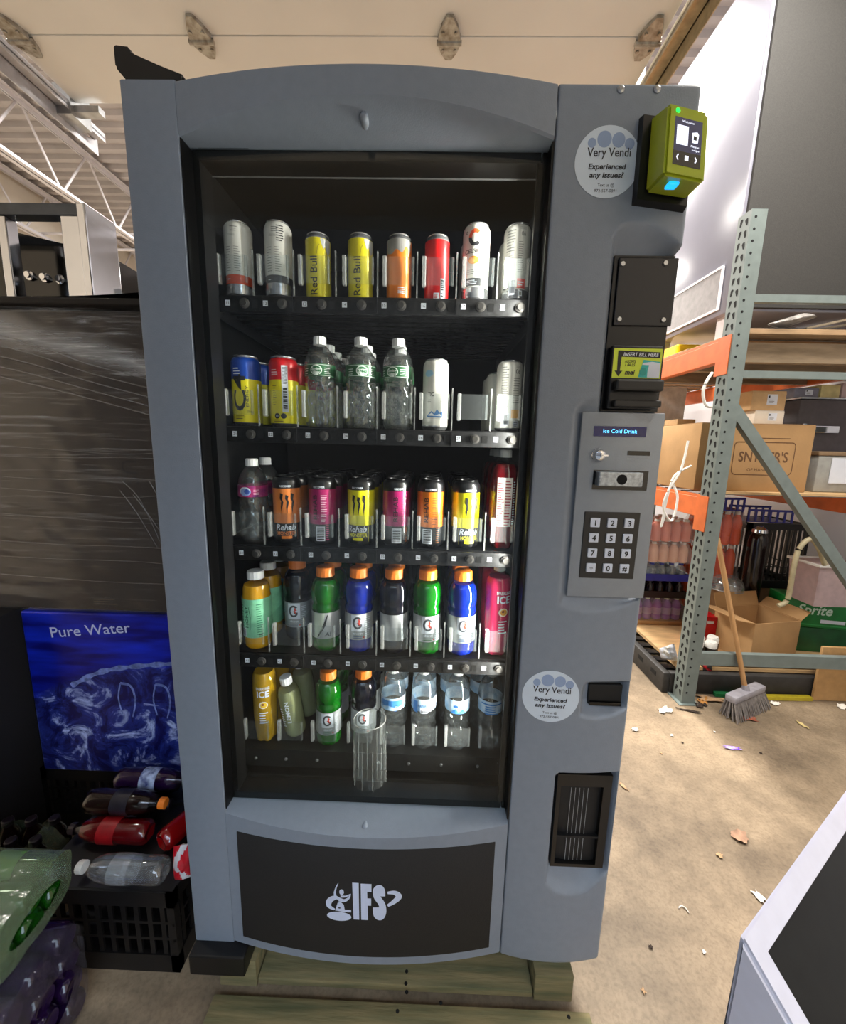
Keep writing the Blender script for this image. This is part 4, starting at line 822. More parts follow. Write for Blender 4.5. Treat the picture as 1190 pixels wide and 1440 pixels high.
# ================================================================== LEFT: WRAPPED CARTONS, WATER BOX, BOTTLES
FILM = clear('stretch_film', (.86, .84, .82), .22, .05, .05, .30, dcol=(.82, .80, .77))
def cloudy(m):     # film haze with glare painted in: whitish streaks and a diagonal bright band
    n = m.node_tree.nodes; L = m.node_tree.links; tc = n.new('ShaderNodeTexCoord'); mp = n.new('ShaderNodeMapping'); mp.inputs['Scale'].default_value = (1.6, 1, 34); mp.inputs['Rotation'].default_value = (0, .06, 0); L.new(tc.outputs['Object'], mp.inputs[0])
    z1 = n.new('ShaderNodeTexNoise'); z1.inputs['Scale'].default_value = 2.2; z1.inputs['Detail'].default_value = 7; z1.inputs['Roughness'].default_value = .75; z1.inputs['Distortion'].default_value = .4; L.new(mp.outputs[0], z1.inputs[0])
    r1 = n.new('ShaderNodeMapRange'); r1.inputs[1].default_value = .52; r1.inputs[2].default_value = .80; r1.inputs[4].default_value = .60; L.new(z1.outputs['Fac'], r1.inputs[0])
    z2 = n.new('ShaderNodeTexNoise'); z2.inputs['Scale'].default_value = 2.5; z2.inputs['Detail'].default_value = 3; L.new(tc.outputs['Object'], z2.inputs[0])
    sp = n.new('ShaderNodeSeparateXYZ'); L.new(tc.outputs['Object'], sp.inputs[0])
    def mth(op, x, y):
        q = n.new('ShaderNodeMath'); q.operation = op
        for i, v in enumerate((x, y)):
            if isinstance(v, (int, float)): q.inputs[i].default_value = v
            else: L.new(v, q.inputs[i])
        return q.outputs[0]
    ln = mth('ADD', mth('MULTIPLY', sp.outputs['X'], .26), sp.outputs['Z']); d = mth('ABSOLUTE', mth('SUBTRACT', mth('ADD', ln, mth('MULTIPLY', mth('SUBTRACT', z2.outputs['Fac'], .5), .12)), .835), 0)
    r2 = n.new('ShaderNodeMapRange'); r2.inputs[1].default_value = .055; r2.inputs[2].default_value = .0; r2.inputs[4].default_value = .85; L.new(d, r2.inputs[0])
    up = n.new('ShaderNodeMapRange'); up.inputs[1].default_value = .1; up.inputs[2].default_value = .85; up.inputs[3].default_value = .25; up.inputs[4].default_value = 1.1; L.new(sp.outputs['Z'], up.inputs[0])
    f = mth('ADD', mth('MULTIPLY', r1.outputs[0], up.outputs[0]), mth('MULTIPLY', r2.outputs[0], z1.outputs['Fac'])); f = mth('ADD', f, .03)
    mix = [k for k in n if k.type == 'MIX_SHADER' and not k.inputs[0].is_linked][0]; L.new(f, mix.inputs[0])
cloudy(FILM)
def wrinkle(u, v, s=1.):
    w = noise.noise(Vector((u*5, v*38, 1.3))); w2 = noise.noise(Vector((u*14+v*9, v*14, 4.2))); w3 = noise.noise(Vector((u*2.2-v*3.5, v*26+u*8, 8.1)))
    return s*(.0032*w+.003*w2+.003*abs(w3))
YF = .42
ct = thing('wrapped_carton', 'big dark brown carton tightly wrapped in clear stretch film, left of the machine', 'carton', (-1.05, .8, .83))
obj('carton_body', B(-.62, .48, -.37, .4, 0, .93, .008), mat('dark_brown_card', (.25, .215, .185), .8, var=.12, scale=6), ct)
def fl(u, v):
    e = min(u+.632, .492-u); fold = .012*math.exp(-((v-.80+.22*(u+.3))/.03)**2)*(.5+.5*noise.noise(Vector((u*9, 3, 1))))
    return (u, -.374-abs(wrinkle(u, v, 1.25))-fold, v)
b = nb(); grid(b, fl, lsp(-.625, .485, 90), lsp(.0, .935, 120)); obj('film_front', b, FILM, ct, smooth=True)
b = nb()
for i in range(9):
    z0 = .14+.05*i+random.uniform(-.02, .02); tube(b, bez([(-.6, -.380, z0+.02), (-.1, -.383, z0+random.uniform(-.01, .01)), (.2, -.383, z0+random.uniform(-.02, .02)), (.46, -.380, z0+random.uniform(-.03, .03))], 6), .0007, 4)
for k_ in range(5): tube(b, bez([(-.6, -.38, .90-.02*k_), (-.15, -.386, .85-.03*k_), (.12, -.386, .77-.025*k_), (.47, -.38, .70-.03*k_)], 8), .0016, 4)
for k_ in range(7):
    x0 = .08+random.uniform(0, .3); tube(b, bez([(x0, -.383, .42+random.uniform(-.03, .03)), (x0+.05, -.386, .35+random.uniform(-.03, .03)), (x0+.10, -.383, .26+random.uniform(-.05, .03))], 6), .0013, 4)
fr = obj('film_fold', b, clear('film_ridge', (.85, .85, .85), .25, .16, .12, .3, dcol=(.75, .74, .72)), ct); fr['kind'] = 'stuff'
Print().text('US', 0, 0, .05, ink('15110E'), 1, .0, rot=-PI/2).build('carton_print', ct, pl_y(at(180, 665, YF).x+1.05, -.3712, at(180, 665, YF).z-.83))
Print().rect(-.05, -.018, .05, .018, ink('2E2720'), 1).lines(-.04, -.012, .04, .012, 3, ink('55483A'), 2).build('carton_stamp', ct, pl_y(.05, -.3712, .035))
# blue water box
def water_mat():
    m = bpy.data.materials.new('water_splash_print'); m.use_nodes = True; n = m.node_tree.nodes; L = m.node_tree.links; p = n['Principled BSDF']; p.inputs['Roughness'].default_value = .35
    tc = n.new('ShaderNodeTexCoord'); sp = n.new('ShaderNodeSeparateXYZ'); L.new(tc.outputs['Object'], sp.inputs[0])
    a = n.new('ShaderNodeTexNoise'); a.inputs['Scale'].default_value = 9; a.inputs['Detail'].default_value = 9; a.inputs['Roughness'].default_value = .68; a.inputs['Distortion'].default_value = 1.6; L.new(tc.outputs['Object'], a.inputs[0])
    r = n.new('ShaderNodeValToRGB'); e = r.color_ramp.elements; e[0].position = .40; e[0].color = (*lin((.05, .06, .32)), 1); e[1].position = .66; e[1].color = (*lin((.72, .78, .95)), 1); e.new(.53).color = (*lin((.16, .22, .55)), 1); L.new(a.outputs['Fac'], r.inputs[0])
    b = n.new('ShaderNodeTexNoise'); b.inputs['Scale'].default_value = 4; b.inputs['Detail'].default_value = 3
    mp = n.new('ShaderNodeMapping'); mp.inputs['Scale'].default_value = (1, 1, 6); mp.inputs['Rotation'].default_value = (0, .12, 0); L.new(tc.outputs['Object'], mp.inputs[0]); L.new(mp.outputs[0], b.inputs[0])
    r2 = n.new('ShaderNodeValToRGB'); r2.color_ramp.elements[0].color = (*lin((.02, .03, .42)), 1); r2.color_ramp.elements[1].color = (*lin((.08, .20, .85)), 1); r2.color_ramp.elements[0].position = .35; r2.color_ramp.elements[1].position = .75; L.new(b.outputs['Fac'], r2.inputs[0])
    # upper right is plain blue sky of the print, the rest the splash
    def mth(op, x, y):
        q = n.new('ShaderNodeMath'); q.operation = op
        for i, v in enumerate((x, y)):
            if isinstance(v, (int, float)): q.inputs[i].default_value = v
            else: L.new(v, q.inputs[i])
        return q.outputs[0]
    x2 = mth('MULTIPLY', mth('ADD', sp.outputs['X'], -.16), mth('ADD', sp.outputs['X'], -.16)); edge = mth('SUBTRACT', .405, mth('MULTIPLY', x2, .55)); dd = mth('SUBTRACT', sp.outputs['Z'], edge)
    dd = mth('ADD', dd, mth('MULTIPLY', mth('SUBTRACT', a.outputs['Fac'], .5), .10)); f = n.new('ShaderNodeMapRange'); f.inputs[1].default_value = -.01; f.inputs[2].default_value = .02; L.new(dd, f.inputs[0])
    mx = n.new('ShaderNodeMix'); mx.data_type = 'RGBA'; L.new(f.outputs[0], mx.inputs[0]); L.new(r.outputs[0], mx.inputs[6]); L.new(r2.outputs[0], mx.inputs[7])
    L.new(mx.outputs[2], p.inputs['Base Color']); return m
wb = thing('water_box', 'blue box printed with splashing water and white lettering, under the wrapped carton', 'box', (-.95, .62, .235))
obj('box_body', B(-.33, .37, -.205, .38, 0, .592, .006), water_mat(), wb)
pr = Print(); WB = ink('C9D2EE'); pr.text('Pure Water', .13, 0, .036, WB, 1, .004, 0, rot=.10, width=.27)
ar = mat('print_arc', (.50, .58, .85), .4, var=.3, scale=60)
p0 = at(72, 884, .414); pr.build('box_print', wb, pl_y(p0.x+.95, -.2055, p0.z-.235))
pr = Print(); pts = bez([(-.19, .33, 0), (-.08, .385, 0), (.05, .41, 0), (.20, .425, 0), (.36, .43, 0)], 8); pr.stroke([(q.x, q.y) for q in pts], [.016+.006*math.sin(i*1.7) for i in range(len(pts))], ar, 1)
for x0 in (-.02, .10, .21, .33):
    pp_ = bez([(x0, .345, 0), (x0+.035, .335, 0), (x0+.045, .28, 0), (x0+.03, .22, 0)], 6); pr.stroke([(q.x, q.y) for q in pp_], [.010-.006*i/len(pp_) for i in range(len(pp_))], ar, 1)
    pp_ = bez([(x0, .345, 0), (x0-.012, .29, 0), (x0-.004, .23, 0)], 6); pr.stroke([(q.x, q.y) for q in pp_], .005, ar, 1)
pr.build('box_print', wb, pl_y(0, -.2055, 0))
tag(obj('dark_carton', B(-2.0, -1.32, .25, 1.2, 0, .82, .01), mat('near_black_card', (.06, .045, .06), .85, var=.1), angle=30), 'near-black carton on the floor left of the blue water box', 'carton')
# crates the stack and the heap rest on
CR = mat('crate_black', (.05, .045, .05), .45, var=.2)
def crate(name, label, x0, x1, y0, y1, z0, z1):
    t = thing(name, label, 'crate', ((x0+x1)/2, (y0+y1)/2, z0)); w, d, h = (x1-x0)/2, (y1-y0)/2, z1-z0
    b = nb(); box(b, -w, w, -d, d, 0, .012)
    for a, c in ((.012, .055), (h-.045, h)): box(b, -w, w, -d, -d+.012, a, c); box(b, -w, w, d-.012, d, a, c); box(b, -w, -w+.012, -d+.012, d-.012, a, c); box(b, w-.012, w, -d+.012, d-.012, a, c)
    for sx in (-1, 1):
        for sy in (-1, 1): box(b, sx*w-(.02 if sx > 0 else 0), sx*w+(.02 if sx < 0 else 0), sy*d-(.02 if sy > 0 else 0), sy*d+(.02 if sy < 0 else 0), 0, h)
    obj('crate_frame', b, CR, t)
    n = max(3, int(2*d/.032)); sm_ = mesh('slat', B(-.003, .003, -.006, .006, .05, h-.04), CR)
    for i in range(1, n): link('slat', sm_, t, (w-.006, -d+2*d*i/n, 0)); link('slat', sm_, t, (-w+.006, -d+2*d*i/n, 0))
    n = max(3, int(2*w/.032))
    for i in range(1, n): link('slat', sm_, t, (-w+2*w*i/n, -d+.006, 0), (0, 0, PI/2))
    b = nb()
    for zz in (.10, .15): 
        if zz < h-.06: box(b, w-.009, w-.003, -d, d, zz, zz+.008); box(b, -w, w, -d+.003, -d+.009, zz, zz+.008)
    obj('crate_rib', b, CR, t); return t
crate('bottle_crate', 'black plastic crate on the floor under the loose bottles, beside the machine', -.95, -.572, .035, .38, 0, .252)
crate('bottle_crate', 'black plastic crate under the blue water box', -1.30, -.58, .42, .95, 0, .235)
# loose bottles and snacks lying on the crate
def lying(root, px, py, Y, aim, spin=0., label=None, up=0.):
    p = at(px, py, Y); root.location = p; q = Vector(aim).normalized().to_track_quat('Z', 'Y'); root.rotation_mode = 'QUATERNION'; root.rotation_quaternion = q; return root
soda_prof = [(.012, .006), (.024, 0), (.031, .008), (.0325, .02), (.0315, .06), (.0325, .10), (.0325, .14), (.030, .165), (.022, .19), (.0145, .205), (.0125, .21), (.0125, .216)]
DKL = liq('cola', (.10, .03, .03), .2); RED = liq('red_drink', (.62, .03, .05), .3); PUR = liq('purple_drink', (.16, .05, .22), .3); DCAP = mat('dark_cap', (.10, .06, .10), .4)
def soda(name, label, lm, capm, labm, px, py, Y, aim, grp='loose bottles on the crate'):
    t = bottle(name, label, (0, 0, 0), grp, soda_prof, SH, (.0148, .214, .232, capm), (.085, .135, labm, .0004), (.19, lm), None, 0, 24, lambda a, z: -.004*max(0, 1-z/.03)*(.5+.5*math.cos(5*a)))
    return lying(t, px, py, Y, aim)
LW = mat('white_blue_label', (.72, .78, .90), .4, var=.3, scale=60, c2=(.12, .18, .45)); LR = mat('red_label', (.6, .06, .09), .4, var=.2); LD = mat('dark_label', (.13, .12, .16), .4, var=.3, scale=60)
def heap(label, lm, capm, labm, base, aim): 
    t = bottle('soda_bottle', label, base, 'loose bottles on the crate', soda_prof, SH, (.0148, .214, .232, capm), (.085, .135, labm, .0004), (.19, lm), None, 0, 24, lambda a, z: -.004*max(0, 1-z/.03)*(.5+.5*math.cos(5*a)))
    t.rotation_mode = 'QUATERNION'; t.rotation_quaternion = Vector(aim).normalized().to_track_quat('Z', 'Y')
tag(obj('crate_lid', B(-.945, -.575, .04, .375, .2525, .2535), CR), 'thin black sheet closing the crate under the loose bottles', 'sheet')
heap('bottle of red drink with its red bottom outward beside the machine', RED, WHITE, mat('clear_white_label', (.75, .73, .74), .4), (-.664, .131, .288), (.45, .89, 0))
heap('clear empty bottle lying bottom outward at the crate edge', clear('air', (.97, .98, 1), .05, .06, .06, .3), WHITE, clear('clear_label', (.7, .75, .85), .1, .2, .1, .4), (-.604, .062, .288), (-1, .0, 0))
heap('dark red drink bottle lying across the middle of the crate', liq('dark_red', (.40, .02, .05), .25), DCAP, LR, (-.716, .163, .288), (-1, 0, 0))
heap('dark cola bottle with a white-marked label in the middle of the heap', DKL, DCAP, LW, (-.945, .245, .288), (1, .03, 0))
heap('dark bottle with an orange cap on top of the heap', DKL, ORC, LD, (-.925, .204, .341), (1, 0, 0))
heap('dark bottle with a pale blue and white label at the back of the heap', DKL, DCAP, LW, (-.93, .325, .288), (1, .0, 0))
heap('dark purple bottle on top at the back of the heap', PUR, DCAP, LW, (-.90, .286, .341), (1, 0, 0))
def packet(name, label, pts, Y, th, m, m2, cat='snack bag', bumps=.008):
    c = sum((at(x, y, Y) for x, y in pts), Vector())/len(pts); t = thing(name, label, cat, c)
    q = [at(x, y, Y)-c for x, y in pts]; b = nb(); n = 14
    def f(u, v, s):
        p = (q[0]*(1-u)+q[1]*u)*(1-v)+(q[3]*(1-u)+q[2]*u)*v; k_ = (16*u*(1-u)*v*(1-v))**.5
        return p+Vector((0, s*(th*k_+bumps*k_*noise.noise(Vector((u*5, v*5, 2.))+c*3)), 0))
    mid_ = lambda u, v: 1 if abs((u-.5)+.25*math.sin(v*5)) < .16 else 0
    for s in (-1, 1):
        R_ = [[b.verts.new(f(i/n, j/n, s)) for j in range(n+1)] for i in range(n+1)]
        for i in range(n):
            for j in range(n): b.faces.new((R_[i][j], R_[i+1][j], R_[i+1][j+1], R_[i][j+1])).material_index = mid_(i/n, j/n)
    bmesh.ops.remove_doubles(b, verts=b.verts, dist=.0005)
    obj('packet', b, [m, m2], t, smooth=True); return t
OG = mat('orange_foil', (.90, .42, .10), .3, var=.2, scale=30); PW = mat('white_foil', (.80, .80, .82), .35, var=.1)
packet('snack_bag', 'crumpled orange and white snack bag between the machine and water box', [(228, 1100), (262, 1092), (262, 1135), (215, 1142)], .385, .02, OG, PW)
packet('snack_bag', 'flat orange wrapper edge lying under the orange and white bag', [(196, 1144), (262, 1140), (262, 1150), (198, 1160)], .36, .006, OG, PW)
packet('snack_bag', 'red, gold and white foil packet beside the clear bottle bottom', [(244, 1190), (272, 1186), (272, 1232), (246, 1238)], .055, .018, mat('red_foil', (.78, .08, .16), .3, var=.2, scale=40), PW)
packet('snack_bag', 'yellow-green wrapper strip lying under the dark bottles', [(162, 1152), (232, 1154), (225, 1164), (164, 1160)], .26, .004, mat('yellow_wrap', (.72, .70, .10), .4, var=.2), mat('yellow_wrap_b', (.5, .5, .08), .4))
b = nb(); bar(b, at(190, 1141, .26), at(262, 1127, .26), .012, .010); tag(obj('black_strap', b, BLACK), 'black plastic strap lying across the orange bags', 'strap')
# shrink-wrapped multipacks at the lower left
def pack(label, cx, cy, z0, rot, liqm, capm, n0=3, n1=2, h=.232, film=None, grp='shrink-wrapped bottle packs', labm=None):
    t = thing('bottle_pack', label, 'bottle pack', (cx, cy, z0), rot, grp); s = .067
    pr_ = [(.012, .006), (.024, 0), (.031, .008), (.0325, .02), (.0325, .14), (.030, .165), (.022, .19), (.0145, .205), (.0125, .216)]
    bm_ = mesh('bottle', lathe(nb(), pr_, 18), liqm, smooth=True); cm_ = mesh('cap', lathe(nb(), [(.0148, .214), (.0145, .23), (.012, .232)], 14), capm, angle=30); lm_ = mesh('bottle_label', lathe(nb(), [(.033, .08), (.033, .135)], 18, cap=(False, False)), labm, smooth=True) if labm else None
    for i in range(n0):
        for j in range(n1):
            o = link('bottle', bm_, t, ((i-(n0-1)/2)*s, (j-(n1-1)/2)*s, .001)); link('cap', cm_, o)
            if lm_: link('bottle_label', lm_, o)
    w, d = n0*s/2+.004, n1*s/2+.004; b = nb(); nseg = 44
    rings = []
    for k_ in range(12):
        z = h*1.01*k_/11; sh = 1 if z < h*.62 else 1-.42*((z-h*.62)/(h*.39))**1.5; ring = []
        for a in range(nseg):
            th = a*2*PI/nseg; c, q_ = math.cos(th), math.sin(th); e = 4.5; r_ = (abs(c/w)**e+abs(q_/d)**e)**(-1/e)
            p = Vector((r_*c*sh, r_*q_*sh, z)); nn = noise.noise(p*26+Vector((cx*9, 0, 0))); p += Vector((c, q_, .3))*.006*nn; p.z = max(p.z, 0.0005); ring.append(b.verts.new(p))
        rings.append(ring)
    for i in range(11):
        for a in range(nseg): b.faces.new((rings[i][a], rings[i][(a+1) % nseg], rings[i+1][(a+1) % nseg], rings[i+1][a]))
    inn = []
    for a in range(nseg):
        th = a*2*PI/nseg; c, q_ = math.cos(th), math.sin(th); inn.append(b.verts.new((w*.62*c, d*.42*q_, -.004)))
    for a in range(nseg): b.faces.new((rings[0][a], inn[a], inn[(a+1) % nseg], rings[0][(a+1) % nseg]))
    obj('shrink_film', b, film or clear('shrink_film', (.93, .94, .93), .1, .06, .08, .5, bump=.3, bscale=40), t, smooth=True); return t
GF = clear('shrink_film_dull', (.80, .88, .76), .18, .32, .07, .4, bump=.3, bscale=40, dcol=(.30, .38, .24))
def lay(t, p, aim, spin):
    t.rotation_mode = 'QUATERNION'; q = Vector(aim).normalized().to_track_quat('Z', 'Y'); t.rotation_quaternion = q @ Matrix.Rotation(spin, 4, 'Z').to_quaternion(); t.location = p
t = pack('green bottle pack in cloudy shrink film lying on the purple pack at lower left', 0, 0, 0, (0, 0, 0), liq('lime', (.08, .30, .05), .3), ink('2FAE3C'), 3, 2, film=GF, labm=ink('4E7F3A')); lay(t, (-.795, -.085, .350), (-1, -.10, .10), 0.)
t = pack('dark purple bottle pack in clear film lying on the floor at lower left', 0, 0, 0, (0, 0, 0), liq('grape', (.14, .06, .22), .3), ink('4A3566'), 3, 4, film=clear('shrink_film', (.93, .94, .93), .1, .05, .06, .4, bump=.3, bscale=40, dcol=(.45, .42, .5)), labm=mat('violet_label', (.30, .24, .42), .4, var=.3)); lay(t, (-.755, -.125, .140), (-1, -.06, .0), 0.)
pack('dark bottle pack in cloudy film behind the green one, against the near-black carton', -1.14, .17, .001, (0, 0, .1), DKL, DCAP, 3, 3, film=GF)
# on top of the wrapped carton: dark board and steel-framed equipment
b = nb(); box(b, -1.62, -.53, .40, 1.15, 1.766, 1.785, 0, .004); tag(obj('dark_board', b, mat('dark_board_brown', (.11, .085, .07), .7, var=.2)), 'dark flat board lying on top of the wrapped carton', 'board')
t = thing('board_stack', 'second dark sheet with a curled corner lying on the dark board', 'board', (-1.05, .8, 1.7855))
b = nb(); grid(b, lambda u, v: (u, v, .006+.05*max(0, (u+.1)/.6)**2*(.5-v)), lsp(-.6, .5, 14), lsp(-.38, .3, 8)); grid(b, lambda u, v: (u, v, .0+.05*max(0, (u+.1)/.6)**2*(.5-v)), lsp(-.6, .5, 14), lsp(-.38, .3, 8)); obj('sheet', b, mat('dark_sheet', (.07, .055, .05), .6, var=.2), t)
BST = mat('brushed_steel', (.78, .79, .82), .10, metal=1, var=.03, scale=14)
t = thing('steel_rack_frame', 'shiny stainless steel frame standing on the dark boards above the wrapped carton', 'frame', (-1.2, .62, 1.805))
x0, x1 = at(95, 340, .62).x+1.2, at(134, 340, .62).x+1.2; zt_ = at(120, 292, .62).z-1.805
b = nb(); box(b, x0, x0+.065, -.02, .02, 0, zt_-.02, 0, .004); box(b, x0+.065, x1, -.03, .10, 0, zt_-.0, 0, .004); obj('post', b, BST, t)
b = nb(); box(b, -.7, x1-.02, -.025, .02, zt_-.035, zt_, 0, .003); obj('top_rail', b, mat('dark_rail', (.30, .32, .35), .3, metal=.6), t)
b = nb(); box(b, -.165, -.135, -.02, .02, .02, zt_-.035, 0, .003); obj('post', b, BST, t)
b = nb(); box(b, -.62, x1, -.02, .16, .0, .012); obj('base_rail', b, BST, t)
t = thing('control_panel', 'black appliance panel with round knobs inside the steel frame', 'appliance', (-1.2, .74, 1.818))
b = nb(); hexa(b, [(-.60, -.02, .36), (.095, -.02, .215), (.105, -.02, 0), (-.60, -.02, 0), (-.60, .20, .36), (.095, .20, .215), (.105, .20, 0), (-.60, .20, 0)]); obj('panel_body', b, GLOSSB, t)
for i in range(4):
    for j in range(2):
        b = nb(); lathe(b, [(.016, 0), (.016, .006), (.010, .008), (.010, .016)], 14); bmesh.ops.rotate(b, verts=b.verts, matrix=Matrix.Rotation(PI/2, 3, 'X')); obj('knob', b, CHROME, t, loc=(-.19+.055*i, -.0201, .055+.085*j-.006*i), angle=30)
tag(obj('white_binder', B(-1.19+.13, -1.10+.13, .80, .9, 1.806, 1.95, .004), WHITE), 'white ring binder standing behind the black knob panel', 'binder')
t = thing('carton', 'tan carton farther back on the dark boards, right of the steel frame', 'carton', (-1.02, 1.02, 1.806)); obj('carton_body', B(-.12, .30, -.09, .09, 0, .075, .003), CARD, t)
# tall cabinet added just outside the frame on the left, to shade the packs
t = thing('shade_cabinet', 'tall dark cabinet added left of the packs, out of frame, for shade', 'cabinet', (-1.32, -.92, 0))
obj('cabinet_body', B(-.55, .47, -.72, .50, .02, 2.25, .02), mat('shade_cabinet_dark', (.16, .15, .15), .5), t); obj('shade_cabinet_door', B(.471, .49, -.7, .47, .08, 2.2, .006), mat('shade_cabinet_door', (.2, .19, .19), .4), t)

# ================================================================== RIGHT: PALLET RACK AND WHAT IT HOLDS
rk = thing('pallet_rack', 'grey-green pallet rack with perforated posts and orange beams, right of the machine', 'rack', (0, 0, 0))
PX, PY, PZ = 1.488, 1.26, 2.49
def post(x, y, sgn=1):
    b = nb(); w, d = .072, .082      # channel section, open on the inner side
    box(b, x, x+.003, y, y+d, .006, PZ); box(b, x+.003, x+w, y, y+.003, .006, PZ); box(b, x+.003, x+w, y+d-.003, y+d, .006, PZ)
    box(b, x-.02, x+w+.02, y-.015, y+d+.02, 0, .006)
    o = obj('rack_post', b, RACKG, rk); return o
P1 = post(PX, PY); P2 = post(2.50, PY); post(PX, 3.66); post(2.50, 3.66)
tp_ = nb(); v = [tp_.verts.new((-.0004, y, z)) for y, z in ((-.009, .012), (-.004, .016), (.004, .016), (.009, .012), (.006, -.010), (.003, -.016), (-.003, -.016), (-.006, -.010))]; tp_.faces.new(v); tear = mesh('teardrop_hole', tp_, HOLE)
rd_ = nb(); v = [rd_.verts.new((.0062*math.cos(a*PI/6), -.0004, .0062*math.sin(a*PI/6))) for a in range(12)]; rd_.faces.new(v); rnd = mesh('bolt_hole', rd_, HOLE)
k_ = 0; z = .07
while z < PZ-.03:
    link('bolt_hole', rnd, P1, (PX+.022, PY, z))
    link('teardrop_hole', tear, P1, (PX, PY+.022, z-.012), (-.25, 0, 0)); link('teardrop_hole', tear, P1, (PX, PY+.058, z-.002), (.25, 0, 0)); z += .0508
YB = PY+.03
def brace(a, c, h, d=.03): b = nb(); bar(b, a, c, d, h); return obj('brace', b, RACKG, rk)
for z in (2.118, 1.772, .265): brace((PX+.06, YB, z), (2.52, YB, z), .034 if z > 1 else .07)
brace((PX+.06, YB, 1.615), (2.52, YB, .47), .052, .035)
ZA, ZB_ = 1.945, 1.155
for z in (ZA, ZB_):
    for x, s in ((PX+.004, -1), (2.522, 1)):
        b = nb(); box(b, x, x+.045, PY+.085, 3.66, z-.105, z, 0, .004); box(b, x+.002, x+.03, PY+.085, 3.66, z, z+.012); obj('beam', b, RACKO, rk)
        b = nb(); box(b, x-.008, x+.004, PY+.012, PY+.10, z-.175, z+.01); obj('beam_connector', b, RACKO, rk)
        for i in range(3):
            pass
    for i in range(16): 
        b = nb(); tube(b, [(PX+.02, PY+.13+i*.155, z+.014), (2.54, PY+.13+i*.155, z+.014)], .0035, 5); obj('deck_wire', b, STEEL, rk)
for z in (ZA-.04, ZA-.13, ZA-.155): 
    for dz in (0,): link('bolt_hole', rnd, rk, (PX+.004, PY+.05, z), (0, 0, PI/2))
# boards on the top level, seen from below
for i, (y, th, m) in enumerate(((1.30, .016, 0), (1.75, .02, 0), (2.3, .02, 0), (2.9, .02, 0))):
    tag(obj('deck_board', B(1.57, 2.54, y, y+(.42 if i == 0 else .5), ZA+.02, ZA+.02+th*1.6, .002), mat('shelf_board', (.68, .56, .42), .85, var=.2, scale=8, stretch=(1, 6, 6))), ['tan particle board on the upper rack level, nearest the camera', 'second board on the upper rack level behind the front one', 'third board on the upper rack level', 'rearmost board on the upper rack level'][i], 'board', 'boards on the upper rack level')
for i, y in enumerate((1.36, 1.62, 2.0)): obj('deck_support', B(1.53, 2.53, y, y+.04, ZA-.10, ZA-.005), [mat('support_wood', (.62, .54, .44), .85, var=.15, scale=9, stretch=(1, 6, 6)), WOOD][0], rk)
# tall cabinet standing on the top level
tc_ = thing('white_cabinet', 'tall cabinet with a white side and dark grey front on the upper rack level', 'cabinet', (0, 0, 0))
obj('cabinet_body', B(1.625, 2.75, 1.52, 2.32, 2.135, 3.80, .012), mat('white_enamel', (.52, .52, .57), .22, var=.05, scale=3), tc_, angle=30)
obj('front_panel', B(1.640, 2.74, 1.502, 1.519, 2.15, 3.78, .002), mat('dark_grey_panel', (.185, .18, .17), .75, var=.12, scale=160, bump=.1, bscale=300), tc_)
q0, q1, q2, q3 = (1.62, 1.60, 2.385), (1.62, 2.08, 2.405), (1.62, 2.05, 2.165), (1.62, 1.585, 2.165)
b = nb(); box(b, 1.618, 1.6245, 1.60, 2.25, 2.17, 2.39); box(b, 1.612, 1.618, 1.595, 2.255, 2.165, 2.178); box(b, 1.612, 1.618, 1.595, 2.255, 2.382, 2.395); box(b, 1.612, 1.618, 1.595, 1.608, 2.178, 2.382); box(b, 1.612, 1.618, 2.242, 2.255, 2.178, 2.382); obj('vent_frame', b, WHITEST, tc_)
obj('vent_panel', B(1.6155, 1.6178, 1.608, 2.242, 2.178, 2.382), mat('vent_grey', (.48, .46, .46), .4, var=.15), tc_)
for x in (1.66, 2.7):
    for y in (1.60, 2.2): obj('cabinet_foot', B(x, x+.05, y, y+.06, ZA+.0535, 2.135), WHITEST, tc_)
# junk beneath that cabinet
tag(obj('black_tray', B(1.72, 2.5, 1.36, 1.50, 1.992, 2.012, .004), BLACK), 'flat black tray on the tan board under the tall cabinet', 'tray')
packet('plastic_bag', 'crumpled pale grey plastic bag on the black tray', [(1078, 456), (1130, 440), (1150, 446), (1100, 462)], 1.42, .05, mat('grey_bag', (.62, .60, .58), .4, var=.2), mat('grey_bag_b', (.52, .50, .48), .4, var=.2), 'bag')
b = nb(); bar(b, (1.93, 1.40, 2.018), (2.21, 1.41, 2.085), .03, .01); bar(b, (1.98, 1.43, 2.018), (2.21, 1.45, 2.06), .02, .01); tag(obj('metal_bracket', b, mat('tan_metal', (.55, .50, .42), .5)), 'thin tan bracket propped on the black tray', 'bracket')
p = Vector((2.34, 1.44, 2.0125+.05)); b = nb(); lathe(b, [(.03, -.05), (.036, -.045), (.036, .045), (.03, .05)], 20, off=p); tag(obj('black_roll', b, BLACK, angle=40), 'black roll standing at the end of the black tray', 'roll')
tag(obj('yellow_case', B(1.60, 1.86, 1.92, 2.2, ZA+.0535, ZA+.12, .01), mat('yellow_plastic', (.93, .78, .05), .4)), 'flat yellow case on the upper rack level behind the orange beam', 'case')
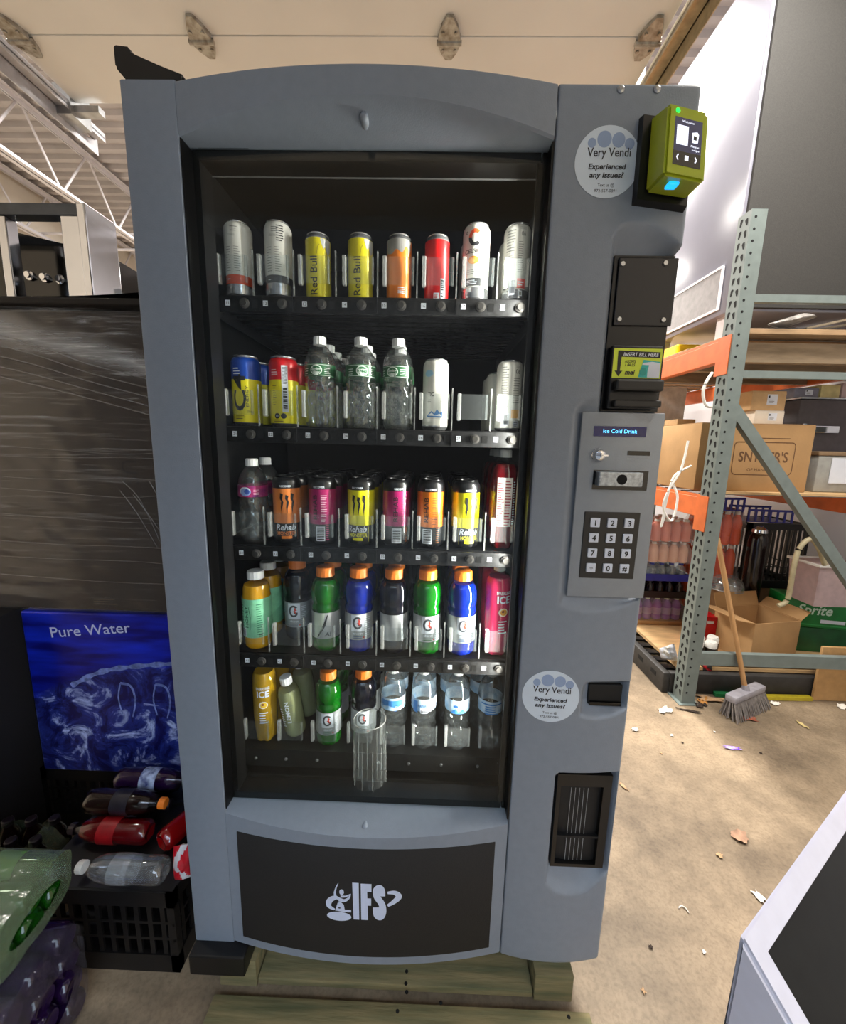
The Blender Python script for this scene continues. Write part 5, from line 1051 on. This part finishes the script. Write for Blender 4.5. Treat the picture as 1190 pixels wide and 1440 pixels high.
# ---- middle level
ZD = ZB_+.019
tag(obj('shelf_board', B(1.57, 2.54, 1.36, 3.4, ZB_+.018, ZB_+.03), PLY), 'thin plywood board on the middle rack level', 'board'); ZD = ZB_+.0305
def carton(name, label, x0, x1, y0, y1, z0, z1, m=CARD, pr=None, tape=True, cat='carton', rz=0., group=None):
    cx, cy = (x0+x1)/2, (y0+y1)/2; t = thing(name, label, cat, (cx, cy, z0), (0, 0, rz), group); w, d, h = (x1-x0)/2, (y1-y0)/2, z1-z0
    obj('carton_body', B(-w, w, -d, d, 0, h, .004), m, t, angle=30)
    b = nb(); box(b, -w+.002, w-.002, -d+.002, -.001, h, h+.003); box(b, -w+.002, w-.002, .001, d-.002, h, h+.003); obj('top_flap', b, m, t) if tape else None
    if pr: pr(t, w, d, h)
    return t
BR = ink('6B4A2C')
def snyd(t, w, d, h):
    p = Print(); y = h*.50; W_, H_ = w*.47, h*.18; OX_ = w*.16
    rc = []
    for cx, cy, a in ((W_, H_, 0), (-W_, H_, 90), (-W_, -H_, 180), (W_, -H_, 270)): rc += [(cx+.02*math.cos(math.radians(a+s)), y+cy+.02*math.sin(math.radians(a+s))) for s in range(0, 91, 15)]
    rc = [(u, v+(.022*(1-(u/(W_+.02))**2) if v < y else 0)*-1) for u, v in rc]; p.stroke(rc+[rc[0], rc[1]], .005, BR)
    p.text("SNYDER'S", 0, y+.008, h*.145, BR, 1, .02, width=W_*1.86); p.text('OF HANOVER', 0, y-.062, h*.045, BR, 1, width=W_*1.1); p.rect(-W_*.8, y+H_+.04, W_*.9, y+H_+.044, BR)
    p.build('carton_print', t, lambda u, v, dd: (u+OX_, -d-dd, v), unit=.0006)
carton('carton', "tan carton printed with SNYDER'S in an oval, behind the diagonal brace", 1.50, 2.10, 1.42, 1.80, ZD, 1.545, CARD, snyd)
def snyd2(t, w, d, h):
    snyd(t, w, d, h); p = Print(); p.rect(-.08, .14, -.02, .30, WHITEP, 2); p.barcode(-.078, .15, -.022, .28, vert=True, d=3); p.build('carton_label', t, lambda u, v, dd: (u, -d-dd, v), unit=.0006)
carton('carton', "second tan carton with the same oval print, farther back left of the post", 1.50, 2.05, 1.92, 2.4, ZD, 1.535, CARD, snyd2)
def lab(t, w, d, h): Print().rect(-w*.1, h*.3, w*.5, h*.85, WHITEP, 1).rect(-w*.05, h*.65, w*.05, h*.78, INK, 2).lines(.0, h*.4, w*.4, h*.6, 3, ink('8A8A86'), 2).build('shipping_label', t, lambda u, v, dd: (u, -d-dd, v), unit=.0006)
carton('carton', 'small tan carton with a white label, topmost on the printed carton', 1.80, 1.985, 1.50, 1.7, 1.625, 1.725, mat('pale_card', (.80, .66, .48), .8, var=.06), lab)
carton('carton', 'small white carton under the labelled tan one, on the printed carton', 1.83, 1.99, 1.50, 1.7, 1.549, 1.622, mat('white_card', (.88, .84, .78), .7, var=.04), lab)
carton('carton', 'small tan carton on the rear printed carton, left of the post', 1.68, 1.80, 1.95, 2.1, 1.5395, 1.60, mat('pale_card', (.80, .66, .48), .8), None)
tag(obj('white_board', B(1.56, 2.02, 2.45, 2.47, ZD, 1.88, .002), mat('white_board', (.94, .93, .92), .5)), 'plain white board standing behind the rear printed carton', 'board')
carton('carton', 'narrow white packet leaning before the rear printed carton', 1.63, 1.70, 1.80, 1.90, ZD, 1.46, mat('kraft_pale', (.78, .70, .58), .7), lab)
carton('carton', 'pale tan carton edge beside the post, before the rear printed carton', 1.485, 1.60, 1.815, 1.90, ZD, 1.50, mat('pale_card', (.80, .66, .48), .8), None)
b = nb(); lathe(b, [(.022, 0), (.022, .05), (.012, .062), (.012, .075)], 16, off=(1.565, 1.385, ZD)); tag(obj('black_jar', b, GLOSSB, angle=35), 'small black jar at the board edge just left of the post', 'jar')
t = thing('dark_machine', 'dark grey machine housing on the middle level, right of the printed carton', 'machine', (2.34, 1.75, ZD)); obj('housing', B(-.17, .19, -.13, .2, 0, .52, .012), mat('dark_taupe', (.30, .275, .29), .55, var=.1), t, angle=30); obj('top_plate', B(-.175, .195, -.135, .205, .521, .53), STEEL, t)
b = nb(); box(b, -.13, .06, -.15, -.132, .33, .37, 0, .004); box(b, -.15, -.13, -.15, -.132, .30, .38); obj('handle', b, CHROME, t)
t = thing('office_printer', 'pale grey box-shaped printer in front of the dark housing', 'printer', (2.31, 1.52, ZD)); obj('printer_body', B(-.12, .16, -.05, .07, 0, .20, .008), mat('printer_grey', (.62, .62, .60), .5, var=.1), t, angle=30); obj('printer_lid', B(-.125, .165, -.052, .075, .201, .225, .006), mat('printer_tan', (.58, .48, .36), .5), t); obj('paper_tray', B(-.05, .05, -.056, -.051, .05, .19, .002), WHITEP, t)
for i, (x0, x1, z0, z1, m, l) in enumerate(((2.16, 2.30, 1.717, 1.77, mat('box_grey', (.5, .5, .56), .5), 'long grey box lying on the dark housing'), (2.31, 2.42, 1.717, 1.79, mat('box_cream', (.86, .80, .56), .6), 'cream box on the dark housing beside the grey one'), (2.43, 2.53, 1.717, 1.80, mat('box_pink', (.82, .72, .72), .6), 'pale pink box at the right end of the dark housing'))): carton('carton', l, x0, x1, 1.66, 1.84, z0, z1, m, lab if i == 0 else None)
# white cables hanging over the middle beam
b = nb(); tube(b, bez([at(968, 620, 1.35), at(958, 660, 1.34), at(940, 690, 1.33), at(933, 715, 1.33), at(945, 732, 1.33), at(953, 700, 1.34), at(946, 680, 1.36)], 10), .006, 8); tube(b, bez([at(972, 655, 1.36), at(950, 668, 1.34), at(941, 690, 1.33), at(930, 740, 1.33), at(936, 722, 1.33)], 10), .005, 8); tag(obj('white_cable', b, WHITE, smooth=True), 'white cable looped over the middle orange beam', 'cable')
b = nb(); tube(b, bez([at(1002, 524, 1.33), at(992, 540, 1.32), at(989, 555, 1.32), at(993, 570, 1.32), at(1001, 572, 1.33)], 8), .007, 8); tag(obj('cable_tie', b, WHITE, smooth=True), 'white cable hanging under the upper orange beam beside the post', 'cable')
# ---- floor level
t = thing('plastic_pallet', 'black slotted plastic pallet on the floor under the rack', 'pallet', (0, 0, 0)); b = nb()
box(b, 1.435, 1.475, 1.36, 3.6, .0, .125, 0, .006); box(b, 1.475, 2.5, 1.36, 1.40, .0, .125, 0, .006); box(b, 1.475, 2.5, 3.56, 3.6, 0, .125); obj('pallet_rim', b, mat('plastic_grey', (.20, .195, .19), .6, var=.2), t, angle=30)
sl = mesh('slot', B(-.0012, .0012, -.028, .028, .018, .045), HOLE)
for i in range(14): link('slot', sl, t, (1.4345, 1.46+i*.15, .045))
sl2 = mesh('deck_slat', B(-.03, .03, -.022, .022, .112, .125), BLACK)
for i in range(24): link('deck_slat', sl2, t, (1.505, 1.44+i*.088, 0))
tag(obj('floor_board', B(1.54, 2.60, 1.405, 3.5, .126, .146), PLY), 'plywood sheet lying on the black plastic pallet', 'board')
ZF = .1465
# bottle trays and packs to the left of the post
def tray_pack(label, x0, y0, z0, nx, ny, liqm, capm, r=.033, h=.20, tray=None, film=None, trayh=.06, name='bottle_tray', grp='bottle trays under the rack', labm=None):
    t = thing(name, label, 'bottle tray' if tray else 'bottle pack', (x0, y0, z0), (0, 0, 0), grp); s = 2*r+.001
    bm_ = mesh('bottle', lathe(nb(), [(r*.8, 0), (r, .006), (r, h*.62), (r*.85, h*.74), (r*.45, h*.87), (r*.42, h*.92)], 14), liqm, smooth=True); cm_ = mesh('cap', lathe(nb(), [(r*.47, h*.90), (r*.46, h*.99), (r*.4, h)], 12), capm, angle=30)
    lm_ = mesh('bottle_label', lathe(nb(), [(r+.0004, h*.25), (r+.0004, h*.55)], 14, cap=(False, False)), labm, smooth=True) if labm else None
    for i in range(nx):
        for j in range(ny):
            o = link('bottle', bm_, t, ((i+.5)*s, (j+.5)*s, .004)); link('cap', cm_, o)
            if lm_: link('bottle_label', lm_, o)
    W_, D_ = nx*s, ny*s
    if tray:
        b = nb(); box(b, -.006, W_+.006, -.006, D_+.006, 0, .004)
        for a in (0, 1): box(b, -.006, W_+.006, -.006 if a == 0 else D_, 0 if a == 0 else D_+.006, .004, trayh); box(b, -.006 if a == 0 else W_, 0 if a == 0 else W_+.006, 0, D_, .004, trayh)
        obj('tray', b, tray, t)
    if film:
        b = nb(); R_ = []
        for k in range(7):
            z = h*k/6; sh = 1 if k < 5 else 1-.06*(k-4); R_.append([b.verts.new((W_/2+(u-W_/2)*sh+.004*noise.noise(Vector((u*20, v*20, z*20))), D_/2+(v-D_/2)*sh+.004*noise.noise(Vector((u*20, v*20+5, z*20))), max(z, .002))) for u, v in [(W_*q/8-.004+(.008 if q == 8 else 0), -.004) for q in range(9)]+[(W_+.004, D_*q/8) for q in range(1, 9)]+[(W_*q/8, D_+.004) for q in range(7, -1, -1)]+[(-.004, D_*q/8) for q in range(7, 0, -1)]])
        n_ = len(R_[0])
        for i in range(6):
            for a in range(n_): b.faces.new((R_[i][a], R_[i][(a+1) % n_], R_[i+1][(a+1) % n_], R_[i+1][a]))
        obj('shrink_film', b, film, t, smooth=True)
    return t
F2 = clear('pack_film', (.95, .95, .95), .12, .10, .08, .45, bump=.25, bscale=40); BT = mat('tray_blue', (.16, .18, .58), .4, var=.1); BC_ = ink('2B349A'); CB = clear('clear_bottle', (.86, .9, .92), .06, .14, .08, .5)
SAL = liq('salmon', (1.0, .62, .54), .1); ORL = liq('orange_drink', (1.0, .36, .04), .1); PEA = liq('peach', (1.0, .80, .70), .1); VIO = liq('violet', (.55, .34, .72), .2); GRN = liq('green_soda', (.20, .55, .18), .3)
XL = 1.555
pl_ = [('pack of violet drinks in clear film, lowest of the stack left of the post', VIO, WHITE, None, F2, ink('9A84B8')), ('dark bottle tray second from the bottom left of the post', DKL, DCAP, CR, None, None), ('blue tray of clear bottles with blue caps, third in the stack left of the post', CB, BC_, BT, None, None), ('film pack of peach drinks above the blue tray left of the post', PEA, WHITE, None, F2, None), ('film pack of salmon pink drinks high in the stack left of the post', SAL, WHITE, None, F2, None)]
z = ZF; zs_ = [.17, .125, .125, .15, .16]
carton('carton', 'flattened tan card under the violet drinks pack', XL-.01, XL+.36, 1.96, 2.30, ZF, ZF+.03, CARD, None, False); z = ZF+.0305
for (l, lm, cpm, tr_, fm_, lb_), h_ in zip(pl_, zs_):
    tray_pack(l, XL, 1.97, z, 5, 4, lm, cpm, .034, h_-.004, tr_, fm_, .05, 'bottle_tray' if tr_ else 'bottle_pack', labm=lb_); z += h_+.003
for i in range(2): tray_pack(['blue tray of clear bottles behind the pink packs, upper one', 'green soda pack behind the peach pack left of the post'][i], XL+.0, 2.32, (z-.27, z-.43)[i], 5, 4, (CB, GRN)[i], (BC_, ink('2FAE3C'))[i], .034, (.22, .15)[i], (BT, None)[i], (None, F2)[i], .05, ('bottle_tray', 'bottle_pack')[i])
tag(obj('card_support', B(XL, XL+.34, 2.325, 2.6, ZF, z-.434, .003), CARD, angle=30), 'tall tan carton under the rear bottle packs', 'carton')
# right of the post: orange packs, red box, cans, open carton
OX = 1.95
for i, l in enumerate(('pack of orange drinks lowest right of the post', 'pack of orange drinks second right of the post behind the broom', 'pack of orange drinks topmost right of the post')): tray_pack(l, OX-.02+.012*i, 1.95, ZF+.12+i*.243, 4, 3, ORL, WHITE, .034, .236, None, F2, .05, 'bottle_pack', 'orange drink packs right of the post')
tag(obj('pack_base', B(OX-.02, OX+.27, 1.945, 2.16, ZF, ZF+.118, .003), mat('dark_card', (.3, .22, .16), .8), angle=30), 'low brown carton under the orange drink packs', 'carton')
for i, l in enumerate(('blue empty bottle tray on top of the orange packs', 'second blue tray standing on the black crate')):
    t = thing('bottle_tray', l, 'tray', (OX-.02+.335*i, 2.04+.03*i, (ZF+.12+3*.243+.002, .9215)[i]), (0, 0, .1-.2*i), 'blue bottle trays'); b = nb(); box(b, -.0, .285, -.1, .12, 0, .006)
    for a in range(7): box(b, .0455*a, .0455*a+.012, -.1, -.092, .006, .075); box(b, .045*a, .045*a+.012, .112, .12, .006, .075)
    box(b, 0, .285, -.1, -.092, .075, .09); box(b, 0, .285, .112, .12, .075, .09); obj('tray_wall', b, BT, t)
carton('carton', 'small glossy red carton on the plywood, right of the post', 1.80, 1.945, 1.68, 1.81, ZF+.0, .335, mat('red_card', (.78, .05, .12), .35, var=.15), lambda t, w, d, h: Print().rect(.0, h*.78, w*.6, h*.88, WHITEP).build('carton_print', t, lambda u, v, dd: (u, -d-dd, v), unit=.0006))
kb_ = cm((.08, .08, .09))
for i, (x, y) in enumerate(((1.70, 1.50), (1.775, 1.49), (1.755, 1.57), (1.835, 1.56))):
    t = thing('drink_can', ['black and white can at the rack edge beside the post', 'second black and white can from the post, by the red carton', 'black and white can behind the two front ones', 'black and white can nearest the open carton'][i], 'can', (x, y, ZF), (0, 0, 0), 'black and white cans'); obj('body', lathe(nb(), [(.026, 0), (.033, .006), (.033, .085), (.033, .108), (.027, .118), (.026, .12)], 24, [0, 0, 1, 1, 1]), [kb_, WHITE], t, angle=35); obj('lid', lathe(nb(), [(.001, .117), (.025, .117)], 20, cap=(False, False)), LIDM, t)
# open carton
t = thing('open_carton', 'open tan carton with raised flaps on the plywood behind the broom', 'carton', (2.12, 1.61, ZF), (0, 0, .20)); w, d, h = .165, .13, .255
b = nb(); box(b, -w, w, -d, -d+.005, 0, h); box(b, -w, w, d-.005, d, 0, h); box(b, -w, -w+.005, -d+.005, d-.005, 0, h); box(b, w-.005, w, -d+.005, d-.005, 0, h); box(b, -w+.005, w-.005, -d+.005, d-.005, 0, .005); obj('carton_body', b, CARD, t)
b = nb(); hexa(b, [(-w, -d, h), (w, -d, h), (w, -d+.005, h), (-w, -d+.005, h), (-w, -d-.0, h-.001), (w, -d, h-.001), (w, -d+.005, h-.001), (-w, -d+.005, h-.001)]); b.free()
for n_, (a, c, off) in {'back': ((-w, d), (w, d), (0, .03, .08)), 'left': ((-w, -d), (-w, d), (-.13, 0, .03)), 'right': ((w, d), (w, -d), (.06, 0, .05))}.items():
    b = nb(); o_ = Vector(off); A_ = Vector((*a, h)); C2 = Vector((*c, h)); n2 = Vector((0, 0, .004)); hexa(b, [A_+n2, C2+n2, C2+o_+n2, A_+o_+n2, A_, C2, C2+o_, A_+o_]); obj('top_flap', b, CARD, t)
# black crate, cup, green carton, clear bin, hose
crate('milk_crate', 'big black plastic crate behind the open carton', 2.25, 2.66, 1.93, 2.26, .46, .92)
t = thing('carton', 'plain carton on the plywood under the black crate', 'carton', (2.455, 2.095, ZF)); obj('carton_body', B(-.2, .2, -.16, .16, 0, .312, .004), CARDD, t, angle=30)
t = thing('dispenser_jug', 'dark glass jug with a silver lid before the black crate', 'jug', (2.26, 1.86, ZF)); obj('jug_body', lathe(nb(), [(.045, 0), (.055, .02), (.055, .66), (.048, .70), (.03, .73)], 28), mat('dark_jug', (.09, .05, .05), .12, var=.3, scale=20), t, smooth=True); obj('jug_lid', lathe(nb(), [(.036, .715), (.045, .725), (.042, .745), (.015, .765)], 24), CHROME, t, angle=35)
t = thing('glass_dish', 'upturned clear plastic dome behind the open carton', 'dome', (2.10, 1.862, .47)); obj('dome', lathe(nb(), [(.10, 0), (.098, .03), (.085, .065), (.055, .09), (.01, .10)], 28), clear('dome_clear', (.85, .88, .9), .05, .10, .12, .6), t, smooth=True); obj('dome_rim', tube(nb(), [(.10*math.cos(a*PI/16), .10*math.sin(a*PI/16), .004) for a in range(32)], .004, 6, closed=True), CLEARE, t)
tag(obj('dome_stand', B(2.04, 2.19, 1.80, 1.925, ZF, .468, .004), CARDD, angle=30), 'brown carton under the clear dome, behind the open carton', 'carton')
SG_ = mat('green_card', (.05, .50, .20), .4, var=.12, scale=20)
def sprite(t, w, d, h):
    p = Print(); p.text('Sprite', -.02, h*.62, h*.32, ink('CFE8D4'), 1, .02, .2, width=w*1.0); p.rect(w*.1, h*.18, w*.8, h*.30, WHITEP, 1); p.rect(-w*.9, h*.08, w*.9, h*.12, ink('2E9E50'), 1); p.build('carton_print', t, lambda u, v, dd: (u, -d-dd, v), unit=.0006)
carton('soda_carton', 'long green soda carton with white lettering, right of the open carton', 2.34, 2.72, 1.63, 1.79, .31, .50, SG_, sprite, False, rz=-.18)
carton('soda_carton', 'second green soda carton beneath the lettered one', 2.36, 2.74, 1.63, 1.81, ZF, .307, mat('green_card_dark', (.06, .36, .17), .5, var=.2, scale=14), None, False, rz=-.10)
t = thing('clear_bin', 'pinkish translucent plastic bin on the green soda cartons', 'bin', (2.43, 1.58, .505), (0, 0, 0)); b = nb(); hexa(b, [(-.11, -.10, .25), (.2, -.10, .25), (.18, -.085, 0), (-.09, -.085, 0), (-.11, .1, .25), (.2, .1, .25), (.18, .085, 0), (-.09, .085, 0)]); obj('bin_wall', b, mat('bin_pink', (.82, .72, .72), .4, var=.08, trans=.25), t); b = nb(); box(b, -.12, .21, -.108, -.098, .245, .258); box(b, -.12, .21, .098, .108, .245, .258); box(b, -.12, -.108, -.098, .098, .245, .258); obj('bin_rim', b, WHITE, t)
b = nb(); tube(b, bez([at(1095, 852, 1.44), at(1108, 842, 1.44), at(1116, 800, 1.43), at(1124, 772, 1.43), at(1140, 758, 1.43), at(1152, 772, 1.43), at(1160, 794, 1.44)], 10), .013, 10); tag(obj('hose', b, mat('beige_hose', (.72, .68, .55), .5), smooth=True), 'thick beige hose arching up beside the black crate', 'hose')
b = nb(); lathe(b, [(.03, 0), (.03, .9)], 12, off=(1.80, 1.50, .165)); bmesh.ops.rotate(b, cent=(1.80, 1.50, .165), verts=b.verts, matrix=Matrix.Rotation(PI/2, 3, 'Y')); b.free()
t = thing('long_tube', 'long grey patterned tube lying on the plywood under the steel brace', 'tube', (2.10, 1.425, ZF+.021)); b = nb(); tube(b, [(-.36, 0, 0), (.45, 0, 0)], .019, 14); obj('tube_body', b, mat('tube_grey', (.35, .34, .33), .5, var=.5, scale=60), t, smooth=True); b = nb(); tube(b, [(-.36, 0, 0), (-.365, 0, 0)], .020, 14); obj('tube_end', b, WHITE, t)
packet('snack_bag', 'small dark packet with a red end lying at the plywood edge by the post', [(985, 932), (1000, 930), (1002, 944), (988, 946)], 1.41, .012, mat('dark_foil', (.16, .15, .15), .4), mat('red_end', (.7, .1, .12), .4))
packet('paper_sheet', 'crumpled white paper on the plywood left of the post', [(927, 912), (948, 905), (955, 930), (930, 926)], 1.46, .02, WHITEP, WHITE, 'paper', .02)
tag(obj('flat_carton', B(2.28, 2.47, 1.335, 1.350, .001, .33, .002), mat('card_tan', (.74, .58, .38), .85, var=.08)), 'flat tan carton sheet standing on the floor at the right end of the rack', 'carton')
for i, (m, l) in enumerate(((mat('yellow_strip', (.75, .68, .15), .6), 'yellow strip lying on the floor under the rack edge'), (mat('green_strip', (.12, .5, .28), .6), 'green strip lying on the floor under the rack edge'))):
    b = nb(); bar(b, (1.85-.12*i, 1.33+.02*i, .012), (2.27-.42*i, 1.34, .012), .03, .02); tag(obj('strip', b, m), l, 'strip')
# ---- broom
bh = at(1047, 985, 1.225); t = thing('push_broom', 'broom with a wooden handle and grey bristles leaning against the rack post', 'broom', (bh.x, bh.y, 0))
top = at(1009, 757, 1.37)-Vector((bh.x, bh.y, 0)); b = nb(); tube(b, [(-.005, .0, .125), tuple(top)], .0125, 12); obj('handle', b, mat('broom_wood', (.72, .55, .36), .6, var=.15, scale=8, stretch=(8, 8, .8)), t, smooth=True)
A_, Z_ = math.radians(26), .09
b = nb(); box(b, -.145, .145, -.028, .028, .085, .125, 0, .01); tube(b, [(-.005, 0, .12), (-.006, .004, .15)], .02, 10, r2=.016); bmesh.ops.rotate(b, verts=b.verts, matrix=Matrix.Rotation(A_, 3, 'Z')); obj('broom_head', b, mat('broom_grey', (.60, .59, .62), .5), t, angle=30)
b = nb(); rr = random.Random(3)
for i in range(30):
    for j in range(5):
        x, y = -.14+.28*i/29, -.022+.011*j; b0 = (x*1.0, y, .088); b1 = (x*1.14+rr.uniform(-.006, .006), y*2.1+rr.uniform(-.006, .006)-.012, .001+rr.uniform(0, .004)); tube(b, [b0, b1], .0042, 4, r2=.0028)
bmesh.ops.rotate(b, verts=b.verts, matrix=Matrix.Rotation(A_, 3, 'Z')); o = obj('bristles', b, mat('bristle_grey', (.50, .47, .45), .8, var=.25, scale=60), t); o['kind'] = 'stuff'
# ---- pale display case at the lower right corner
A0 = Vector((.661, -.17, .5)); ud = Vector((.843, .537, 0)).normalized(); hd = Vector((ud.y, -ud.x, 0)); vd = (hd*.72-Vector((0, 0, .70))).normalized()
t = thing('display_case', 'pale grey case with a sloped dark glass front at the lower right', 'display case', (0, 0, 0)); L_, S_ = 1.1, .62
nrm = ud.cross(vd).normalized(); nrm = nrm if nrm.z > 0 else -nrm
def pt_(a, c, o=0.): return A0+ud*a+vd*c+nrm*o
b = nb(); F = .045; fr_ = [pt_(0, 0), pt_(L_, 0), pt_(L_, S_), pt_(0, S_)]; inn = [pt_(F, F), pt_(L_-F, F), pt_(L_-F, S_-F), pt_(F, S_-F)]; inn2 = [p-nrm*.012 for p in inn]
vf = [b.verts.new(p) for p in fr_]; vi = [b.verts.new(p) for p in inn]; v2 = [b.verts.new(p) for p in inn2]
for i in range(4): b.faces.new((vf[i], vf[(i+1) % 4], vi[(i+1) % 4], vi[i])); b.faces.new((vi[i], vi[(i+1) % 4], v2[(i+1) % 4], v2[i]))
lo = [b.verts.new((p.x, p.y, 0)) for p in (fr_[0], fr_[1])]; lo2 = [b.verts.new((p.x, p.y, 0)) for p in (fr_[2], fr_[3])]
b.faces.new((vf[0], vf[1], lo[1], lo[0])); b.faces.new((vf[3], vf[2], lo2[0], lo2[1])); b.faces.new((vf[0], lo[0], lo2[1], vf[3])); b.faces.new((vf[1], lo[1], lo2[0], vf[2])); b.faces.new(v2)
bmesh.ops.bevel(b, geom=[e for e in b.edges if set(e.verts) <= set(vf) or (e.verts[0] in vf and e.verts[1] in lo+lo2) or (e.verts[1] in vf and e.verts[0] in lo+lo2)], offset=.008, segments=3, affect='EDGES')
obj('case_frame', b, mat('pale_enamel', (.74, .74, .79), .45, var=.03), t, angle=35)
b = nb(); b.faces.new([b.verts.new(p+nrm*.004) for p in inn2]); obj('dark_pane', b, mat('dark_pane', (.075, .08, .075), .3, var=.2, spec=.3), t)
# ---- litter on the floor
def leaf(px, py, s, c, label, rz=0., curl=.35, name='dry_leaf', cat='leaf', lobes=7):
    p = atz(px, py, .0); t_ = nb(); n = 28; c0 = t_.verts.new((0, 0, .004)); ring = []; mid_r = []
    for a in range(n):
        th = a*2*PI/n; r_ = s*(1+.10*math.cos(lobes*th)+.07*math.sin(3*th+1)); z = .004+curl*s*(.35+.25*math.sin(2*th+rz)+.15*math.cos(5*th)); z = max(z, .002)
        ring.append(t_.verts.new((r_*math.cos(th), .8*r_*math.sin(th), z))); mid_r.append(t_.verts.new((.55*r_*math.cos(th), .44*r_*math.sin(th), .004+.2*curl*s*(1+math.sin(2*th+rz))*.5)))
    for a in range(n): t_.faces.new((c0, mid_r[a], mid_r[(a+1) % n])); t_.faces.new((mid_r[a], ring[a], ring[(a+1) % n], mid_r[(a+1) % n]))
    ex = bmesh.ops.extrude_face_region(t_, geom=t_.faces[:]); bmesh.ops.translate(t_, verts=[v for v in ex['geom'] if isinstance(v, bmesh.types.BMVert)], vec=(0, 0, .0012))
    tag(obj(name, t_, c, smooth=True, loc=(p.x, p.y, 0), rot=(0, 0, rz)), label, cat)
def scrap(px, py, w, d, c, label, rz=0., name='paper_scrap', cat='paper scrap'):
    p = atz(px, py, 0); b = nb(); n = 6; r_ = random.Random(int(px*7+py)); hs = [[.003+r_.uniform(0, .35)*min(w, d)*(.4 if 0 < i < n and 0 < j < n else .6) for j in range(n+1)] for i in range(n+1)]
    f = lambda i, j, o: ((i/n-.5)*w*(1+.25*math.sin(j*1.3+px)), (j/n-.5)*d*(1+.3*math.cos(i*1.1+py)), hs[i][j]+o)
    for o in (0, .0012):
        R_ = [[b.verts.new(f(i, j, o)) for j in range(n+1)] for i in range(n+1)]
        for i in range(n):
            for j in range(n): b.faces.new((R_[i][j], R_[i+1][j], R_[i+1][j+1], R_[i][j+1]))
    tag(obj(name, b, c, loc=(p.x, p.y, 0), rot=(0, 0, rz)), label, cat)
TAN = mat('scrap_tan', (.74, .60, .45), .8, var=.2); PWH = mat('scrap_white', (.88, .86, .82), .7, var=.05); DRK = mat('scrap_dark', (.22, .16, .12), .8, var=.3); BRN = mat('leaf_brown', (.66, .52, .42), .8, var=.2, scale=40)
leaf(1040, 1178, .030, BRN, 'round dry tan leaf lying alone on the open floor', .4)
scrap(1012, 1204, .018, .016, TAN, 'small square tan scrap below the round dry leaf', .6)
scrap(1067, 1262, .022, .03, PWH, 'white paper scrap by the pale display case', .3)
b = nb(); p = atz(960, 1277, .004); tube(b, bez([(-.012, 0, 0), (0, .006, 0), (.010, 0, 0), (.012, -.012, 0)], 6), .0018, 6); tag(obj('curled_strip', b, PWH, loc=p), 'tiny curled white strip on the floor right of the machine', 'scrap')
scrap(1030, 1053, .07, .018, mat('purple_white_foil', (.82, .76, .92), .25, var=.3, scale=60, c2=(.5, .3, .85)), 'shiny white and purple wrapper on the floor before the broom', -.1)
scrap(935, 1000, .07, .04, PWH, 'pale paper scrap on the floor left of the broom, near the rack post', .3)
scrap(893, 1027, .03, .02, PWH, 'pale torn scrap beside the machine edge', .1); scrap(945, 1035, .016, .012, PWH, 'tiny white scrap between the machine and the broom', .8)
scrap(990, 986, .08, .04, mat('card_orange', (.75, .52, .25), .8, var=.2), 'torn orange-tan card among the litter by the post', .7); scrap(1000, 985, .12, .05, TAN, 'torn tan card against the broom bristles', -.2); scrap(985, 992, .06, .04, DRK, 'dark dry litter piece at the post foot', .4); scrap(968, 1000, .10, .016, DRK, 'long dark sliver lying before the post foot', -.3)
scrap(1052, 1012, .08, .03, mat('scrap_red', (.62, .34, .24), .8, var=.2), 'reddish-brown scrap in front of the broom', .0); scrap(1090, 990, .05, .03, PWH, 'white scrap behind the broom at the right', .2); scrap(1128, 1020, .018, .05, mat('scrap_straw', (.82, .74, .5), .8), 'straw-coloured sliver right of the broom', .2); scrap(1185, 995, .06, .04, PWH, 'pale scrap at the right edge under the rack', .5)
scrap(877, 1107, .012, .04, TAN, 'thin tan sliver by the delivery hatch side of the machine', .4)
for i, (px, py) in enumerate(((915, 1333), (990, 1340), (905, 1395), (960, 1045), (1005, 1030), (930, 1060), (1070, 1060))): scrap(px, py, .010, .008, (DRK, PWH, TAN)[i % 3], ['dark speck of litter right of the machine foot', 'pale speck of litter near the display case', 'tan speck of litter by the pallet corner', 'dark bit of litter before the rack post', 'white bit of litter left of the purple wrapper', 'tan bit of litter beside the machine side', 'dark bit of litter below the broom'][i], i)
